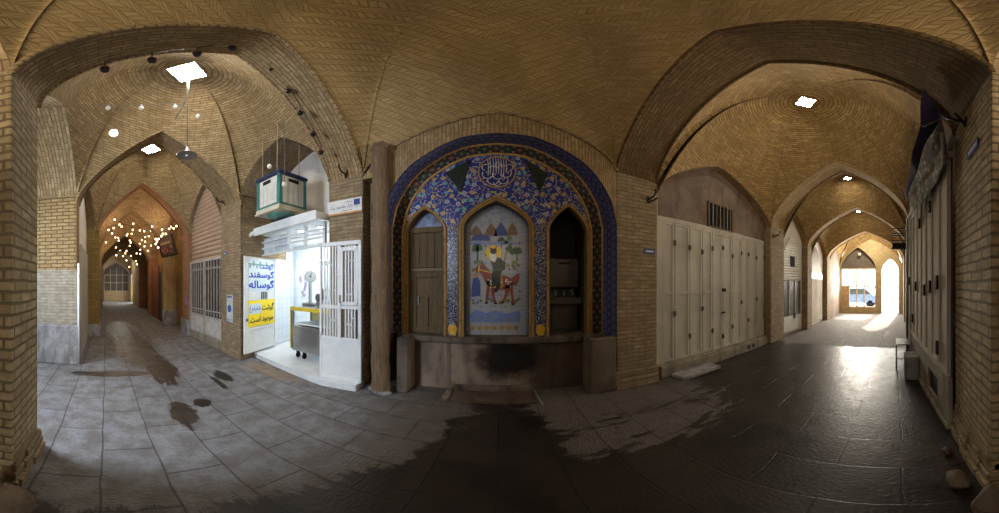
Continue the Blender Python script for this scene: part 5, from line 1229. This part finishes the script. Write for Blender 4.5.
# -- wall on the camera's side, right: plinth, shutters, banners
Wa, Wb = Vector((2.43, -.55, 0)), Vector((5.4, -.28, 0)); wv = Wb-Wa; wl = wv.length; wd = wv.normalized(); wn = Vector((-wd.y, wd.x, 0))
def wp(s, z, o=0): return Wa+wd*s+wn*o+Vector((0, 0, z))
struct(MB().add([wp(0, 0), wp(wl, 0), wp(wl, 5), wp(0, 5)], [(0, 1, 2, 3)]).build('wall_back', m_plas))
b = MB(); b.obox(wp(0, 0), wd*.45, wn*.045, (0, 0, .62)); b.obox(wp(.95, 0), wd*(wl-.95), wn*.045, (0, 0, .62)); b.obox(wp(.45, 0), wd*.5, wn*.045, (0, 0, .16)); b.obox(wp(.45, .46), wd*.5, wn*.045, (0, 0, .16)); b.obox(wp(0, 0, .045), wd*wl, wn*.02, (0, 0, .07))
struct(b.build('baseboard_back', m_kerb, bevel=.006))
vt = MB().obox(wp(.45, .16, .002), wd*.5, wn*.012, (0, 0, .3)).build('plinth_hatch', m_dark); tag(vt, 'dark square hatch low in the painted plinth of the right wall', 'hatch')
s3 = thing('panel_shutter', 'tall grey-white shutter leaves along the right wall beneath hanging cloths', 'shutter', tuple(wp(1.4, .62, .02)))
MB().obox(wp(0, 2.98, .0), wd*wl, wn*.07, (0, 0, .08)).build('head_rail', m_cream2, s3)
for i in range(8):
    s0 = .03+i*.37; b = MB().obox(wp(s0, .64, .01), wd*.355, wn*.03, (0, 0, 2.33))
    for a0, a1, z0, z1 in ((0, .05, .64, 2.97), (.305, .355, .64, 2.97), (.05, .305, .64, .72), (.05, .305, 2.89, 2.97)): b.obox(wp(s0+a0, z0, .04), wd*(a1-a0), wn*.014, (0, 0, z1-z0))
    lf = b.build('leaf', m_cream2, s3, bevel=.004)
    for z in ((.8, 1.55), (1.5, 2.55), (1.45,), (2.5,), (1.5,), (.9,), (1.6,), (2.4,))[i]: MB().obox(wp(s0+.33, z, .05), wd*.05, wn*.03, (0, 0, .16)).build('hinge', m_dark, lf, bevel=.004)
pr_ = MB().tube([wp(2.75, .0, .09), wp(2.75, 3.0, .09)], .025, 8).build('conduit_pipe', m_grey, None, True); tag(pr_, 'grey upright pipe on the right wall beyond the shutter leaves', 'pipe')
# stone block and slatted stool at the foot of the right wall
tag(MB().box(4.0, 4.4, -.36, -.12, 0, .42).build('stone_block', m_roughp, bevel=.03), 'squared stone block on the floor against the right wall', 'stone block')
stl = thing('slatted_stool', 'metal slatted stool with lower shelf beside the stone block', 'stool', (4.85, -.13, 0))
for k in range(6): MB().box(4.6+k*.09, 4.66+k*.09, -.24, .02, .48, .5).build('seat_slat', m_grey, stl)
for x in (4.6, 5.08):
    for y in (-.23, 0): MB().box(x, x+.025, y, y+.025, 0, .48).build('leg', m_iron, stl)
b = MB(); b.box(4.6, 5.1, -.23, -.21, .45, .48); b.box(4.6, 5.1, 0, .02, .45, .48); b.build('rail', m_iron, stl)
MB().box(4.61, 5.1, -.22, .02, .2, .22).build('shelf', m_grey, stl)
# cloth and banners above the shutters
def cloth(cols, rows, fn, name, mat, th=.008):
    b = MB(); b.loft([[fn(i/cols, j/rows) for j in range(rows+1)] for i in range(cols+1)])
    o = b.build(name, mat, None, True); m = o.modifiers.new('thickness', 'SOLIDIFY'); m.thickness = th; return o
def along(P, s):
    k = min(int(s*(len(P)-1)), len(P)-2); f = s*(len(P)-1)-k; return P[k].lerp(P[k+1], f)
def at(px, py, x): return PX(px, py, x)
NT_ = [at(924, 88, 2.12), at(919, 125, 2.45), at(912, 160, 3.0), at(905, 190, 3.9)]
NB_ = [at(942.5, 113, 2.36), at(930, 135, 2.6), at(917, 168, 3.1), at(907.5, 200, 4.0)]
def nv(s, t):
    p = along(NT_, s).lerp(along(NB_, s), t); return p+Vector((0, .012*math.sin(13*s+2*t), .012*math.sin(17*s)*t))
tag(cloth(30, 10, nv, 'navy_cloth', plain('navy_fabric', S(52, 46, 72), .8, 0, .3, 8)), 'dark navy cloth draped above the banner on the right wall', 'cloth')
bm_, nt, bsf = newmat('printed_banner'); p_ = POS(nt); n1 = N(nt, 'TexVoronoi', {'Vector': p_, 'Scale': 26.0}); cr = XYZ(nt, n1.outputs['Color'])
cc_ = MIX(nt, M(nt, 'GREATER_THAN', cr[0], .45), S(118, 126, 116), S(176, 168, 148)); cc_ = MIX(nt, M(nt, 'GREATER_THAN', cr[1], .68), cc_, S(120, 62, 50)); cc_ = MIX(nt, M(nt, 'GREATER_THAN', cr[2], .72), cc_, S(60, 84, 74))
cc_ = MIX(nt, SM(nt, NOISE(nt, p_, 5, 4), .4, .6), cc_, S(56, 58, 54)); setin(nt, bsf, Base_Color=cc_, Roughness=.6)
BT_ = [at(941, 113, 2.42), at(927, 135, 2.75), at(909, 190, 3.9)]
BB_ = [at(949, 160, 2.28), at(937, 180, 2.65), at(913, 219, 4.0)]
def bn(s, t):
    p = along(BT_, s).lerp(along(BB_, s), t); return p+Vector((0, .012*math.sin(9*s), 0))
tag(cloth(20, 12, bn, 'printed_banner', bm_), 'grey-green printed banner slung above the shutter leaves of the right wall', 'banner')
def wsf(s, t): return at(943+3*s+2*t, 132+30*t, 2.3+.05*s)+Vector((0, .02, 0))
tag(cloth(4, 8, wsf, 'white_strip', plain('white_fabric', S(190, 184, 176), .8)), 'short white cloth strip at the near edge of the hanging banner', 'cloth')
rp = MB().tube([at(943, 118, 2.42), at(929, 127, 2.35)+Vector((0, .05, 0)), at(921, 122, 2.35)+Vector((0, .06, 0)), at(916, 140, 2.6)+Vector((0, .06, 0))], .008, 5).build('banner_rope', plain('pale_cord', S(120, 112, 104), .8), None, True); tag(rp, 'pale cord tied round the top of the hanging navy cloth', 'rope')
# iron sign frame further along the right wall
c = PX(901, 240, 5.6)
fr_ = thing('sign_frame', 'small black iron sign frame projecting from the right wall', 'sign frame', (5.6, -.27, c.z-.2))
for dz in (.14, -.02, -.2): 
    b = MB().tube([(5.6, -.28, c.z+dz), (5.6, .12, c.z+dz), (5.6, .12, c.z+dz+.12), (5.6, -.28, c.z+dz+.12)], .014, 6, 0, True); b.build('loop', m_iron, fr_)
b = MB().box(5.59, 5.61, -.25, .1, c.z-.19, c.z-.09); b.build('panel', m_dark, fr_)
# stones at the foot of the near walls
for k, (x, y, r, sq, lab) in enumerate(((1.55, -.38, .11, (1.2, .8, .8), 'rough grey stone lying against the brick wall base at far right'), (1.2, -.46, .15, (.9, .7, 1.1), 'largest broken stone at the bottom right corner by the wall'), (2.0, -.4, .06, (1.2, .9, .7), 'small pale stone on the dirt at the foot of the right wall'), (-1.2, -.46, .16, (.8, .8, 1.2), 'grey boulder at the foot of the near left brick pier'))):
    tag(MB().rock((x, y, r*sq[2]*.62), r, sq, k+3).build('loose_stone', m_stone), lab, 'stone')
# ================================================================== LIGHT AND CAMERA
def lamp(kind, name, loc, energy, col, size=.5, rot=None, sy=None):
    ld = bpy.data.lights.new(name, kind); ld.energy = energy; ld.color = col
    if kind == 'AREA':
        ld.size = size
        if sy: ld.shape = 'RECTANGLE'; ld.size_y = sy
    elif kind == 'POINT': ld.shadow_soft_size = size
    o = bpy.data.objects.new(name, ld); o.location = loc
    if rot: o.rotation_euler = rot
    C.objects.link(o); return o
R = math.radians
sun = bpy.data.lights.new('sun', 'SUN'); sun.energy = 5; sun.angle = R(.6); sun.color = (1, .93, .8)
so = bpy.data.objects.new('sun', sun); C.objects.link(so)
so.rotation_euler = Vector((-1, .09, -.52)).to_track_quat('-Z', 'Y').to_euler()
# daylight of the side passage behind the left bay, and of the side street at the far left
lamp('AREA', 'side_passage_daylight', (-2.8, -2.6, 2.6), 170, (.72, .83, 1), .9, (R(-58), 0, R(180)), 1.6)
lamp('AREA', 'side_street_daylight', (-22, 2.9, 1.6), 60, (.95, .97, 1), 1.6, (R(90), 0, R(180)), 2.2)
lamp('AREA', 'right_archway_daylight', (14.3, .4, 1.9), 50, (1, .95, .86), .9, (0, R(90), 0), 2.0)
lamp('AREA', 'right_window_daylight', (14.05, 2.1, 1.9), 220, (1, .93, .8), 1.2, (0, R(90), 0), 1.6)
lamp('AREA', 'added_niche_fill', (0, -1.2, 2.5), 20, (1, .85, .64), .7, (R(155), 0, 0))  # unseen fill added behind the camera to brighten the middle vault
lamp('AREA', 'added_right_bay_fill', (4.0, -.1, 3.4), 16, (1, .86, .64), .5, (R(95), 0, 0))  # unseen fill added high on the right wall to brighten the folding shutters
w = bpy.data.worlds.new('world'); bpy.context.scene.world = w; w.use_nodes = True
wt = w.node_tree; bgn = wt.nodes['Background']
bgn.inputs[1].default_value = 6.0
bgn.inputs[0].default_value = (.86, .93, 1, 1)
cd = bpy.data.cameras.new('camera'); cam = bpy.data.objects.new('camera', cd); C.objects.link(cam)
cd.type = 'PANO'; cd.panorama_type = 'EQUIRECTANGULAR'
cd.longitude_min = R(-CX*K); cd.longitude_max = R((999-CX)*K); cd.latitude_min = R(-(513-Y0)*K); cd.latitude_max = R(Y0*K)
cam.location = (0, 0, EYE); cam.rotation_euler = (R(90), 0, 0); cd.clip_start = .02
sc_ = bpy.context.scene; sc_.camera = cam
sc_.view_settings.view_transform = 'Standard'; sc_.view_settings.look = 'None'; sc_.view_settings.gamma = 1; sc_.view_settings.use_curve_mapping = False
sc_.view_settings.exposure = 1.0
sc_.cycles.use_denoising = True; sc_.cycles.max_bounces = 8; sc_.cycles.diffuse_bounces = 5
sc_.cycles.sample_clamp_indirect = 6
